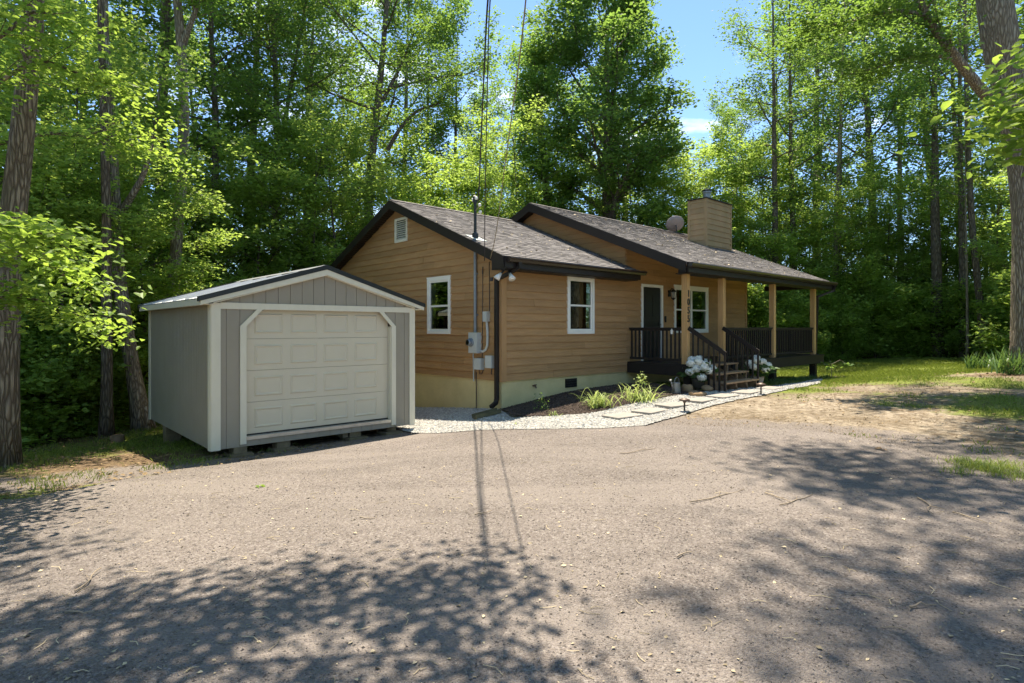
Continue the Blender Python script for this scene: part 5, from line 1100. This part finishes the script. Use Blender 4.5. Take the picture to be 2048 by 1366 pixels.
def shroof(m):
    for sg in (0, 1):
        x0, x1 = -OV, SWD/2; 
        fx_ = (lambda v: v) if not sg else (lambda v: SWD - v)
        zl = lambda v: AP - rs * (SWD/2 - v)
        c = []
        for z_ in (0, .012):
            for (a, b) in ((x0, -FO), (x1, -FO), (x1, SDP+FO), (x0, SDP+FO)): c.append((fx_(a), b, zl(a) + z_))
        m.hexa(c)
        n_ = 23
        for k in range(n_):                        # ribs run down the slope
            y_ = -FO + .05 + k * (SDP + 2*FO - .1) / (n_ - 1); w = .022 if k % 4 == 0 else .010; h_ = .032 if k % 4 == 0 else .017
            m.hexa([(fx_(x0),y_-w,zl(x0)+.012),(fx_(x1),y_-w,zl(x1)+.012),(fx_(x1),y_+w,zl(x1)+.012),(fx_(x0),y_+w,zl(x0)+.012),(fx_(x0),y_-w*.5,zl(x0)+h_),(fx_(x1),y_-w*.5,zl(x1)+h_),(fx_(x1),y_+w*.5,zl(x1)+h_),(fx_(x0),y_+w*.5,zl(x0)+h_)])
sroof = one('shed_roof', M['metalroof'], shroof, shed)
def drip(m):
    for y0_, y1_ in ((-FO-.014, -FO+.07), (SDP+FO-.07, SDP+FO+.014)):
        zl = lambda v: AP - rs * abs(SWD/2 - v)
        m.prism([(-OV-.03, zl(-OV-.03)-.035), (SWD/2, AP-.035), (SWD+OV+.03, zl(SWD+OV+.03)-.035), (SWD+OV+.03, zl(SWD+OV+.03)+.04), (SWD/2, AP+.045), (-OV-.03, zl(-OV-.03)+.04)], 1, y0_, y1_)
one('rake_flashing', M['black'], drip, sroof)
one('ridge_flashing', M['metalroof'], lambda m: m.prism([(SWD/2-.16, AP-rs*.16+.034), (SWD/2, AP+.05), (SWD/2+.16, AP-rs*.16+.034), (SWD/2, AP+.03)], 1, -FO+.07, SDP+FO-.07), sroof)
def fasc(m):
    zl = lambda v: AP - rs * abs(SWD/2 - v); h = .10
    for y0_, y1_ in ((-FO-.004, -FO+.02), (SDP+FO-.02, SDP+FO+.004)):
        m.prism([(-OV, zl(-OV)-.036), (SWD/2, AP-.036), (SWD+OV, zl(SWD+OV)-.036), (SWD+OV, zl(SWD+OV)-h), (SWD/2, AP-h-.035), (-OV, zl(-OV)-h)], 1, y0_, y1_)
    for a, b in ((-OV-.0, -OV+.02), (SWD+OV-.02, SWD+OV)): m.box(a, b, -FO+.02, SDP+FO-.02, zl(-OV)-h, zl(-OV)-.002)
    for a, b in ((-OV+.02, 0.0), (SWD, SWD+OV-.02)): m.box(a, b, -FO+.02, SDP+FO-.02, zl(-OV)-h+.012, zl(-OV)-h+.024)
    m.prism([(-.0, zl(0)-.11), (SWD/2, AP-.13), (SWD, zl(0)-.11), (SWD, zl(0)-.125), (SWD/2, AP-.145), (0, zl(0)-.125)], 1, -FO+.02, -.012)
one('fascia_board', M['shedtrim'], fasc, sroof)
# blocks that carry the shed
def sw(s, t): return SC + s * U2 + t * V2
for i, (s_, t_, w_, ht) in enumerate(((.42,.10,.20,0),(1.12,.12,.22,0),(2.45,.15,.22,0),(3.20,.15,.20,0),(.12,3.05,.26,1),(3.4,3.6,.2,1),(.3,4.1,.2,1))):
    gzz = g1(*sw(s_, t_))
    def bl(m):
        m.box(s_-w_*.5, s_+w_*.5, t_-.10, t_+.14, gzz + (.05 if not ht else -.1), SZ0 - .0 if ht else SZ0 + .0, a=.6)
        if not ht: m.box(s_-w_*.85, s_+w_*.85, t_-.22, t_+.16, gzz-.03, gzz+.055, a=.2)
    one('support_block', M['block'], bl, shed)

# ================================================================== garden and small things
def gtop(x, y, bed=False): return g1(x, y) + (.028 + float(bedh(np.array(x), np.array(y))) if bed else .02)
# stepping stones along the white gravel
PV = [((1245,835,78,11), 'first large concrete paver, nearest the driveway'), ((1300,825,76,10), 'concrete paver second from the driveway, beside the first path lamp'), ((1348,813,66,8), 'concrete paver between the first path lamp and the planting bed'),
      ((1400,803,58,7), 'concrete paver left of the tall path lamp'), ((1445,795,56,6), 'concrete paver in front of the porch steps'), ((1492,787,52,5), 'concrete paver right of the tall path lamp'), ((1540,779,46,4), 'farthest concrete paver, by the right end of the gravel')]
for i, ((px, py, w, h), lab) in enumerate(PV):
    c = gpt(px, py); a = PHI + R([-6, 4, -8, 3, -2, 5, 2][i])
    def pv(m):
        hx, hy = .34, .22; n = 20; P = []
        for k in range(4):
            sx, sy = ((1,1),(-1,1),(-1,-1),(1,-1))[k]
            for q in range(3): an = k * math.pi/2 + q * math.pi/4; P.append((sx*(hx-.03) + .03*math.cos(an), sy*(hy-.03) + .03*math.sin(an)))
        Pi = [(x_*.97, y_*.96) for x_, y_ in P]; n = len(P)
        V = [(x_, y_, 0) for x_, y_ in P] + [(x_, y_, .038) for x_, y_ in P] + [(x_, y_, .044) for x_, y_ in Pi]
        m.add(V, [(k, (k+1) % n, (k+1) % n + n, k + n) for k in range(n)] + [(k+n, (k+1) % n + n, (k+1) % n + 2*n, k + 2*n) for k in range(n)], ngons=[list(range(2*n, 3*n))])
    o = one('stepping_stone', M['concrete'], pv); o.location = (c[0], c[1], g1(*c) + .008); o.rotation_euler = (0, 0, a); tag(o, lab, 'paver', 'stepping stones on the white gravel path')
# path lamps
for (px, py), lab in (((1369,825), 'small copper-topped path lamp nearest the driveway'), ((1522,790), 'small copper-topped path lamp in front of the porch steps'), ((1112,0), None)):
    if not lab: continue
    c = gpt(px, py); e = empty('path_lamp', (c[0], c[1], g1(*c)), 0, lab, 'path lamp', 'path lamps beside the gravel path')
    one('stake', M['black'], lambda m: m.tube([(0,0,-.05),(0,0,.23)], .017, 8), e); one('lamp_hat', M['copper'], lambda m: (m.lathe([(.105,.225),(.10,.25),(.03,.275),(.01,.28)], (0,0,0), 18), m.lathe([(.03,.19),(.03,.225)], (0,0,0), 10)), e, True)
# tall strappy plants
def blades(m, c, n, L, w, spread, arch=.5, seed=0, a=(.2, .9), seg=5, rad=.08):
    g_ = np.random.default_rng(seed)
    for i in range(n):
        az = g_.random() * 6.28; l = L * g_.uniform(.55, 1.1); p = np.array(c) + np.array([g_.normal() * rad, g_.normal() * rad, -.02]); tilt = g_.random() * spread; hd = np.array([math.cos(az), math.sin(az), 0]); sd_ = np.array([-math.sin(az), math.cos(az), 0])
        V = []
        for k in range(seg + 1):
            f = k / seg; ang = tilt + arch * f * f * g_.uniform(.8, 1.2); ww = w * (1 - f ** 2.2) * (.75 + .5 * f if f < .5 else 1)
            if k: p = p + (hd * math.sin(ang) + np.array([0, 0, math.cos(ang)])) * l / seg
            V += [p - sd_ * ww / 2, p + sd_ * ww / 2]
        m.add(V, [(2*k, 2*k+1, 2*k+3, 2*k+2) for k in range(seg)], a=g_.uniform(*a))
def plant(name, px, py, fn, mt, label, cat, bed=False, group=None, off=0):
    c = gpt(px, py); e = empty(name, (c[0], c[1], gtop(c[0], c[1], bed) + off), 0, label, cat, group)
    for nm, ml, f in fn: one(nm, ml, f, e, False, False)
    return e
plant('daylily', 1196, 816, [('leaves', M['lily'], lambda m: blades(m, (0,0,0), 120, .52, .022, .8, 1.5, 1, (.2,1), 6, .13))], None, 'pale green strappy daylily clump, the nearer one in the mulch', 'plant', True)
plant('daylily', 1283, 803, [('leaves', M['lily'], lambda m: blades(m, (0,0,0), 120, .55, .022, .9, 1.5, 2, (.2,1), 6, .16)), ('upper_leaves', M['lily'], lambda m: [leaves(m, np.array([(-.0, .03, .42)]) + rng.normal(size=(90,3)) * (.07,.07,.08), .05, .8)])], None, 'larger pale daylily clump with a tuft of whitish leaves on top', 'plant', True)
plant('garden_weed', 1108, 833, [('leaves', M['lily'], lambda m: blades(m, (0,0,0), 16, .17, .02, 1.1, .8, 3, (.1,.5), 4, .05))], None, 'small bright weed at the front edge of the mulch', 'plant', True)
plant('garden_weed', 1082, 826, [('leaves', M['leaf'], lambda m: leaves(m, np.array([(0,0,.12)]) + rng.normal(size=(150,3)) * (.07,.07,.09), .035, .7))], None, 'wispy dark weed left of the small bright one', 'plant', True)
plant('garden_weed', 1030, 850, [('leaves', M['lily'], lambda m: blades(m, (0,0,0), 9, .10, .018, 1.2, .6, 4, (.2,.7), 4, .03))], None, 'tiny yellow-green weed in the gravel near the house corner', 'plant', False)
plant('garden_sapling', 1662, 757, [('stem', M['twig'], lambda m: (m.tube([(0,0,0),(.03,0,.3),(-.05,0,.62)], [.012,.009,.005], 5), m.tube([(.02,0,.3),(-.3,0,.52),(-.62,.0,.42)], [.008,.006,.003], 5), m.tube([(.0,0,.45),(.3,0,.6),(.55,0,.45)], [.007,.005,.003], 5))),
   ('leaves', M['leafd'], lambda m: leaves(m, np.concatenate([np.array([(-.05,0,.35)]) + rng.normal(size=(14,3)) * (.08,.08,.08), np.array([(.5,0,.45)]) + rng.normal(size=(8,3)) * (.07,.07,.04), np.array([(-.3,0,.5)]) + rng.normal(size=(6,3)) * (.2,.03,.03)]), .13, .5, True))], None, 'thin arching sapling right of the porch corner', 'plant')
# low dark planting in front of the deck
def liri(m):
    for k in range(26):
        s_ = 6.9 + k * .24 + rng.normal() * .05; t_ = -2.15 + rng.normal() * .12; c = hw(s_, t_); blades(m, (c[0], c[1], gtop(*c)), 34, .24, .014, .8, 1.2, 50 + k, (.0,.6), 4, .07)
for k in range(9):
    s_ = 7.0 + k * .68 + random.uniform(-.1, .1); t_ = -2.12 + random.uniform(-.1, .12); c = hw(s_, t_)
    o = one('border_plant', M['iris'], lambda m: [blades(m, (rng.normal()*.12, rng.normal()*.12, 0), 45, .24, .016, .8, 1.2, 60 + k*3 + q, (.0,.6), 4, .08) for q in range(3)], None, False, False); o.location = (c[0], c[1], gtop(*c))
    tag(o, ['dark grassy border plant nearest the right flower pot', 'grassy border plant second from the right flower pot', 'grassy border plant under the deck edge left of the third post', 'grassy border plant below the third porch post', 'grassy border plant just right of the third porch post', 'grassy border plant in front of the pale planter', 'grassy border plant midway between the last two posts', 'grassy border plant left of the last deck pier', 'grassy border plant at the foot of the last deck pier'][k], 'plant', 'grassy plants along the deck')
# iris at the foot of the right-hand trunk
for i, ((px, py, n, L), lab) in enumerate({(1965,738,46,.62):'left-hand clump of sword leaves by the massive trunk', (2000,742,46,.66):'middle clump of sword leaves in front of the massive trunk', (2040,748,50,.72):'right-hand clump of sword leaves cut by the picture edge', (2090,745,40,.7):'clump of sword leaves beyond the picture edge', (1990,726,40,.55):'back clump of sword leaves close to the massive trunk'}.items()):
    plant('iris_clump', px, py, [('leaves', M['iris'], lambda m: [blades(m, (random.uniform(-.35,.35), random.uniform(-.2,.2), 0), n // 2, L, .034, .75, .35, 200 + 5*i + q, (.2,.9), 4, .10) for q in range(4)])], None, lab, 'iris plant', False, 'iris leaves round the right-hand trunk')
# hydrangeas in pots
def hydrangea(px, py, label, sc, potm, heads, bed):
    c = gpt(px, py); e = empty('hydrangea_pot', (c[0], c[1], gtop(c[0], c[1], bed)), 0, label, 'potted plant', 'white hydrangeas by the steps')
    one('pot', potm, lambda m: m.lathe([(.10,0),(.13,.05),(.17,.20),(.18,.27),(.165,.27),(.155,.22),(.02,.22)], (0,0,0), 22), e, True)
    one('leaves', M['hyd'], lambda m: leaves(m, np.array([(0,0,.42)]) + rng.normal(size=(170,3)) * (.17,.17,.11), .15, .6, True), e)
    for k, (x_, y_, z_) in enumerate(heads):
        def hd(m):
            n = 190; d = rng.normal(size=(n, 3)); d /= np.linalg.norm(d, axis=1)[:, None]; P = np.array([x_, y_, z_]) + d * (.10, .10, .08) * sc * (.82 + .28 * rng.random((n, 1)))
            a = rng.random(n) * 6.28; u = np.cross(d, (0,0,1.)) + 1e-3; u /= np.linalg.norm(u, axis=1)[:, None]; w = np.cross(d, u); r = .024 * sc
            p1 = P + (u*np.cos(a)[:,None] + w*np.sin(a)[:,None]) * r + d*.006; p2 = P + (-u*np.sin(a)[:,None] + w*np.cos(a)[:,None]) * r; p3 = P - (u*np.cos(a)[:,None] + w*np.sin(a)[:,None]) * r + d*.006; p4 = P + (u*np.sin(a)[:,None] - w*np.cos(a)[:,None]) * r
            m.add(np.stack([p1,p2,p3,p4],1).reshape(-1,3), np.arange(4*n).reshape(-1,4), a=np.repeat(rng.random(n),4)); m.blob((x_,y_,z_), (.07*sc,.07*sc,.055*sc), 2, .05, a=.3, seed=k)
        one('flower_head', M['petal'], hd, e, False, False)
hydrangea(1397, 780, 'dark pot of large white hydrangea heads left of the porch steps, rocks at its foot', 1.05, M['potdark'],
   [(-.22,-.10,.62),(-.06,-.16,.66),(.10,-.18,.60),(.28,-.12,.50),(.20,-.2,.46),(-.24,-.12,.42),(-.12,-.2,.50),(.0,-.24,.30),(.02,.0,.72),(-.14,.05,.70),(.2,.05,.64),(.06,-.22,.52)], True)
hydrangea(1514, 774, 'grey pot of white hydrangea heads on the right side of the porch steps', 1.0, M['stonep'],
   [(-.22,-.05,.62),(-.08,-.12,.68),(.08,-.14,.66),(.24,-.10,.56),(.14,-.2,.46),(-.16,-.16,.52),(.0,.05,.74),(.3,.02,.5)], False)
def can():
    c = gpt(1352, 789); e = empty('watering_can', (c[0], c[1], gtop(c[0], c[1], True)), PHI + .1, 'grey metal watering can in the shade left of the white hydrangea', 'watering can')
    one('can_body', M['can'], lambda m: m.lathe([(.105,0),(.11,.01),(.10,.10),(.092,.23),(.095,.25),(.08,.25),(.078,.03),(.01,.03)], (0,0,0), 24), e, True)
    one('spout', M['can'], lambda m: (m.tube([(-.09,0,.05),(-.18,0,.16),(-.25,0,.29)], [.024,.016,.012], 10), m.tube([(-.245,0,.28),(-.275,0,.315)], [.012,.035], 12)), e, True)
    an = np.linspace(-.35, 3.0, 16); one('handle', M['can'], lambda m: m.tube([( .035 + .115*math.cos(a_), 0, .23 + .13*math.sin(a_)) for a_ in an], .010, 8), e, True)
can()
for (px, py, r, lab, sd) in ((1375,786,(.11,.09,.11),'rounded tan rock, tallest of those left of the white hydrangea',3),(1388,793,(.12,.09,.07),'low tan rock in front of the tall rounded one',5),(1401,794,(.15,.09,.06),'flat brown rock in front of the dark hydrangea pot',7),(1415,784,(.14,.09,.08),'tan rock right of the dark hydrangea pot',9)):
    c = gpt(px, py); o = one('garden_rock', M['rock'], lambda m: m.blob((0,0,0), r, 3, .16, seed=sd), None, True, False); o.location = (c[0], c[1], gtop(c[0], c[1], True) + r[2]*.55); tag(o, lab, 'rock', 'rocks round the left flower pot')
# trough board under the downspout
a_, b_ = gpt(998, 829), gpt(948, 840)
def trough(m):
    p = np.array([a_[0], a_[1], g1(*a_) + .06]); q = np.array([b_[0], b_[1], g1(*b_) + .035]); d = (q-p)/np.linalg.norm(q-p); sd_ = np.cross(d, (0,0,1)); sd_ /= np.linalg.norm(sd_)
    m.bar(p, q, .2, .02); m.bar(p + sd_*.10 + (0,0,.03), q + sd_*.10 + (0,0,.03), .028, .08); m.bar(p - sd_*.10 + (0,0,.03), q - sd_*.10 + (0,0,.03), .028, .08)
tag(one('drain_trough', mat('mossy board', (.17,.15,.085), .9, .2, nscale=6, ndark=.5, bump=.4, bscale=20), trough), 'weathered mossy wooden trough under the downspout', 'drain trough')
# stump, planters beyond the deck
c = gpt(236, 884); o = one('cut_stump', M['stump'], lambda m: (m.lathe([(.13,-.05),(.11,.04),(.105,.13),(.10,.14),(.01,.141)], (0,0,0), 16), m.tube([(-.12,.02,-.03),(-.17,.05,.11)], [.035,.03], 8)), None, True); o.location = (c[0], c[1], g1(*c)); tag(o, 'small sawn stump on the bank left of the shed', 'stump')
for (s_, t_, fn, mt_2, lab, cat, nm) in (
   (9.75, .9, lambda m: m.lathe([(.19,0),(.23,.03),(.26,.34),(.27,.38),(.24,.38),(.22,.1),(.02,.1)], (0,0,0), 22), 'terra', 'pale pink clay pot standing behind the deck by the third post', 'flower pot', 'clay_pot'),
   (11.8, 1.4, lambda m: (m.box(-.3,.3,-.28,.28,0,.30), m.box(-.33,.33,-.31,.31,.30,.36)), 'stonep', 'square stone planter seen under the deck', 'planter', 'stone_planter'),
   (12.35, .6, lambda m: (m.box(-.2,.2,-.14,.14,0,.11), m.box(-.19,.21,-.13,.15,.111,.2)), 'rock', 'two brown stones stacked beside the last deck pier', 'stone stack', 'stone_stack')):
    c = hw(s_, t_); o = one(nm, M[mt_2], fn, None, nm == 'clay_pot'); o.location = (c[0], c[1], g1(*c)); tag(o, lab, cat)
# white hanging tag on the side rail, leaves on the roof
c = hw(4.44, -1.35); o = one('hanging_ornament', M['white'], lambda m: (m.box(-.03,.03,-.01,.01,-.07,.0), m.box(-.024,.024,-.012,.012,-.10,-.072), m.lathe([(.012,.0),(.012,.03)], (0,0,0), 8)), None); o.location = (c[0], c[1], Z0 - .05); o.rotation_euler = (0,0,PHI + 1.57); tag(o, 'small white ornament hung on the porch side rail', 'ornament')

def inh(s_, t_, z_): c = hw(s_, t_); return (c[0], c[1], z_)
def rooflitter(m):
    for (s0, s1, t0, t1, rb, n) in ((RS0, RS1, -.4, TR1, RB1, 130), (QS0, QS1, -2.0, TR2, RB2, 300)):
        for k in range(n):
            s_, t_ = random.uniform(s0, s1), random.uniform(t0, t1)
            if CS0 - .1 < s_ < CS1 + .1 and CT0 < t_ < CT1: continue
            leaves(m, np.array([inh(s_, t_, rb + SL*t_ + .03)]), .07, .25)
    for k in range(260):                           # drift of debris in the valley and behind the chimney
        t_ = random.uniform(.1, 3.9); leaves(m, np.array([inh(SE - abs(random.gauss(0, .06)) - .03, t_, RB1 + SL*t_ + .03)]), .05, .4)
o = one('roof_leaves', M['litter'], rooflitter, None, False, False); o['kind'] = 'stuff'

# twigs, fallen leaves
def stick(m, c, L, r, az, z, sd):
    g_ = np.random.default_rng(sd); n = 6; p = np.array([0., 0, 0]); P = [p]; a = az
    for k in range(n): a += g_.normal() * .22; p = p + np.array([math.cos(a), math.sin(a), 0]) * L / n; P.append(p)
    P = np.array(P); P[:, 2] = r * .8 + .006 * np.abs(g_.normal(size=n+1)); m.tube(P, np.linspace(r, r*.5, n+1), 5)
    if L > .3: q = P[3]; m.tube([q, q + np.array([math.cos(az+.7), math.sin(az+.7), .02]) * L * .22], [r*.6, r*.3], 4)
ST = [((1380,1010),(1500,985),'long pale stick lying left of the tree shade on the driveway'),((1560,1015),(1650,998),'pale stick in the upper part of the right-hand shade'),((1835,1000),(1900,1040),'bent twig in the right-hand shade near the lawn'),((1820,1225),(1870,1215),'short stick in the lower right shade'),
      ((150,1190),(205,1145),'yellowish bent twig at the tip of the left shade'),((130,1232),(200,1222),'pale twig inside the left shade'),((950,1035),(990,1030),'short brown stick crossing the cable shadow'),((1355,1120),(1378,1108),'small curved twig in the middle of the driveway'),
      ((0,1078),(75,1060),'long thin twig at the left edge of the driveway'),((1530,990),(1600,1010),'thin twig beside the pale stick on the right'),((1905,1030),(1990,1045),'thin pale twig at the right of the driveway'),((1240,910),(1330,905),'short dark twig near the top of the driveway'),((720,1040),(745,1046),'stubby stick left of the cable shadow')]
for i, (p, q, lab) in enumerate(ST):
    a, b = gpt(*p), gpt(*q); d = b - a; o = one('fallen_stick', M['twig'], lambda m: stick(m, None, np.linalg.norm(d), .0065, math.atan2(d[1], d[0]), 0, i), None, True, False); o.location = (a[0], a[1], g1(*a) + .018); tag(o, lab, 'stick', 'sticks on the driveway')
def bits(m):
    n = 1100; P = samp_drive(n)
    for i, (x, y) in enumerate(P):
        if i % 4 == 0: 
            g_ = random.uniform(0, 6.28); L = random.uniform(.03, .14); z = g1(x, y) + .018; m.tube([(x,y,z),(x+math.cos(g_)*L*.5,y+math.sin(g_)*L*.5,z+.004),(x+math.cos(g_+.3)*L,y+math.sin(g_+.3)*L,z)], .0022, 4, a=random.random())
        else: leaves(m, np.array([(x, y, g1(x, y) + .020)]), random.uniform(.012, .035), .3)
o = one('driveway_litter', M['litter'], bits, None, False, False); o['kind'] = 'stuff'
M['dufflf'] = mat('brown fallen leaf', (.26,.18,.10), .85, .15, var=.5, nscale=9, ndark=.5)
def duffl(m):
    n = 9000; x = rng.uniform(-14, -3, n); y = rng.uniform(5, 16, n); k = ~inside(drive, x, y) & (rng.random(n) < .75); x, y = x[k], y[k]
    x2 = rng.uniform(3, 17, 5200); y2 = rng.uniform(4.5, 17, 5200); k = ~inside(drive, x2, y2) & ~inside(gravel, x2, y2) & (np.hypot(x2-12.8, y2-14.1) < 9 * rng.random(5200)); x = np.r_[x, x2[k]]; y = np.r_[y, y2[k]]
    x3 = rng.uniform(1, 12, 9000); y3 = rng.uniform(7, 16, 9000); k = ~inside(drive, x3, y3) & ~inside(gravel, x3, y3) & ~inside(mulch, x3, y3) & ((x3-HC[0])*V2[0]+(y3-HC[1])*V2[1] < -2.2) & (np.sin(x3*1.9+y3)*np.sin(y3*2.6-x3) > -.35*rng.random(9000))
    leaves(m, np.c_[x, y, gz(x, y) + .015], .06, .3, False, .05)
    leaves(m, np.c_[x3[k], y3[k], gz(x3[k], y3[k]) + .010], .035, .3, False, .05)
o = one('fallen_leaves', M['dufflf'], duffl, None, False, False); o['kind'] = 'stuff'
g1p = gpt(512, 976); o = one('green_leaf', M['leafn'], lambda m: leaves(m, np.array([(0,0,.03),(.03,.01,.03),(.05,0,.035)]), .10, .3, True), None, False, False); o.location = (g1p[0], g1p[1], g1(*g1p)); tag(o, 'fresh green leaf lying on the driveway in front of the shed', 'leaf')
g1p = gpt(1760, 902); o = one('brown_leaf', M['rock'], lambda m: leaves(m, np.array([(0,0,.03),(.03,.01,.03)]), .12, .3, True), None, False, False); o.location = (g1p[0], g1p[1], g1(*g1p)); tag(o, 'curled brown leaf lying on the right of the driveway', 'leaf')

# grass
def grassf(name, n, xr, yr, thr, L, w, near, seed):
    g_ = np.random.default_rng(seed); x = g_.uniform(*xr, n); y = g_.uniform(*yr, n)
    k = (np.abs(x) < .93 * y + .5) & ~inside(drive, x, y) & ~inside(gravel, x, y) & ~inside(mulch, x, y); s_ = (x-HC[0])*U2[0]+(y-HC[1])*U2[1]; t_ = (x-HC[0])*V2[0]+(y-HC[1])*V2[1]
    k &= ~((s_ > -.1) & (s_ < SR + .1) & (t_ > -.1) & (t_ < TBK)); x, y = x[k], y[k]
    a, b = zones(x, y); cl = .5 + .22*np.sin(x*3.1+1)*np.sin(y*2.7) + .16*np.sin(x*7.3+y*2)*np.sin(y*6.1-x) + .12*g_.normal(size=len(x)); k = (a + cl * .9) > thr; x, y, a = x[k], y[k], a[k]
    n = len(x); az = g_.random(n)*6.28; l = L*g_.uniform(.4,1.2,n)*(.5+.6*np.clip(a,0,1)); z = gz(x, y); ln = g_.uniform(.1,.9,n)*l; ww = w*g_.uniform(.7,1.3,n)
    p0 = np.c_[x-np.sin(az)*ww, y+np.cos(az)*ww, z-.005]; p1 = np.c_[x+np.sin(az)*ww, y-np.cos(az)*ww, z-.005]; p2 = np.c_[x+np.cos(az)*ln*.35, y+np.sin(az)*ln*.35, z+l*.65]; p3 = np.c_[x+np.cos(az)*ln, y+np.sin(az)*ln, z+l]
    m = MB(); m.add(np.stack([p0,p1,p2,p3],1).reshape(-1,3), tris=(np.array([(0,1,2),(1,3,2)])[None]+4*np.arange(n)[:,None,None]).reshape(-1,3), a=np.repeat(np.clip(.5+.25*g_.normal(size=n),0,1),4))
    o = m.build(name, M['grass'], None); o['kind'] = 'stuff'; return o
grassf('lawn_grass', 420000, (1, 30), (6, 33), 1.12, .075, .006, 0, 1)
grassf('bank_grass', 110000, (-16, -3), (6, 17), 1.02, .085, .005, 0, 2)
for i, (px, py, r_, n_) in enumerate(((1960,930,.45,900),(2035,945,.5,1100))):
    if not n_: continue
    c = gpt(px, py); o = one('grass_tuft', M['grass'], lambda m: [blades(m, (rng.normal()*r_*.5, rng.normal()*r_*.35, 0), n_//12, .13, .007, .8, .8, 300+i*20+q, (.2,1), 3, .09) for q in range(12)], None, False, False); o.location = (c[0], c[1], g1(*c)); tag(o, ['grass tuft at the right end of the driveway edge, left of the largest', 'largest grass tuft, by the right edge of the picture', 'small grass tuft where the driveway meets the bank'][i], 'grass tuft', 'tufts along the driveway edge')
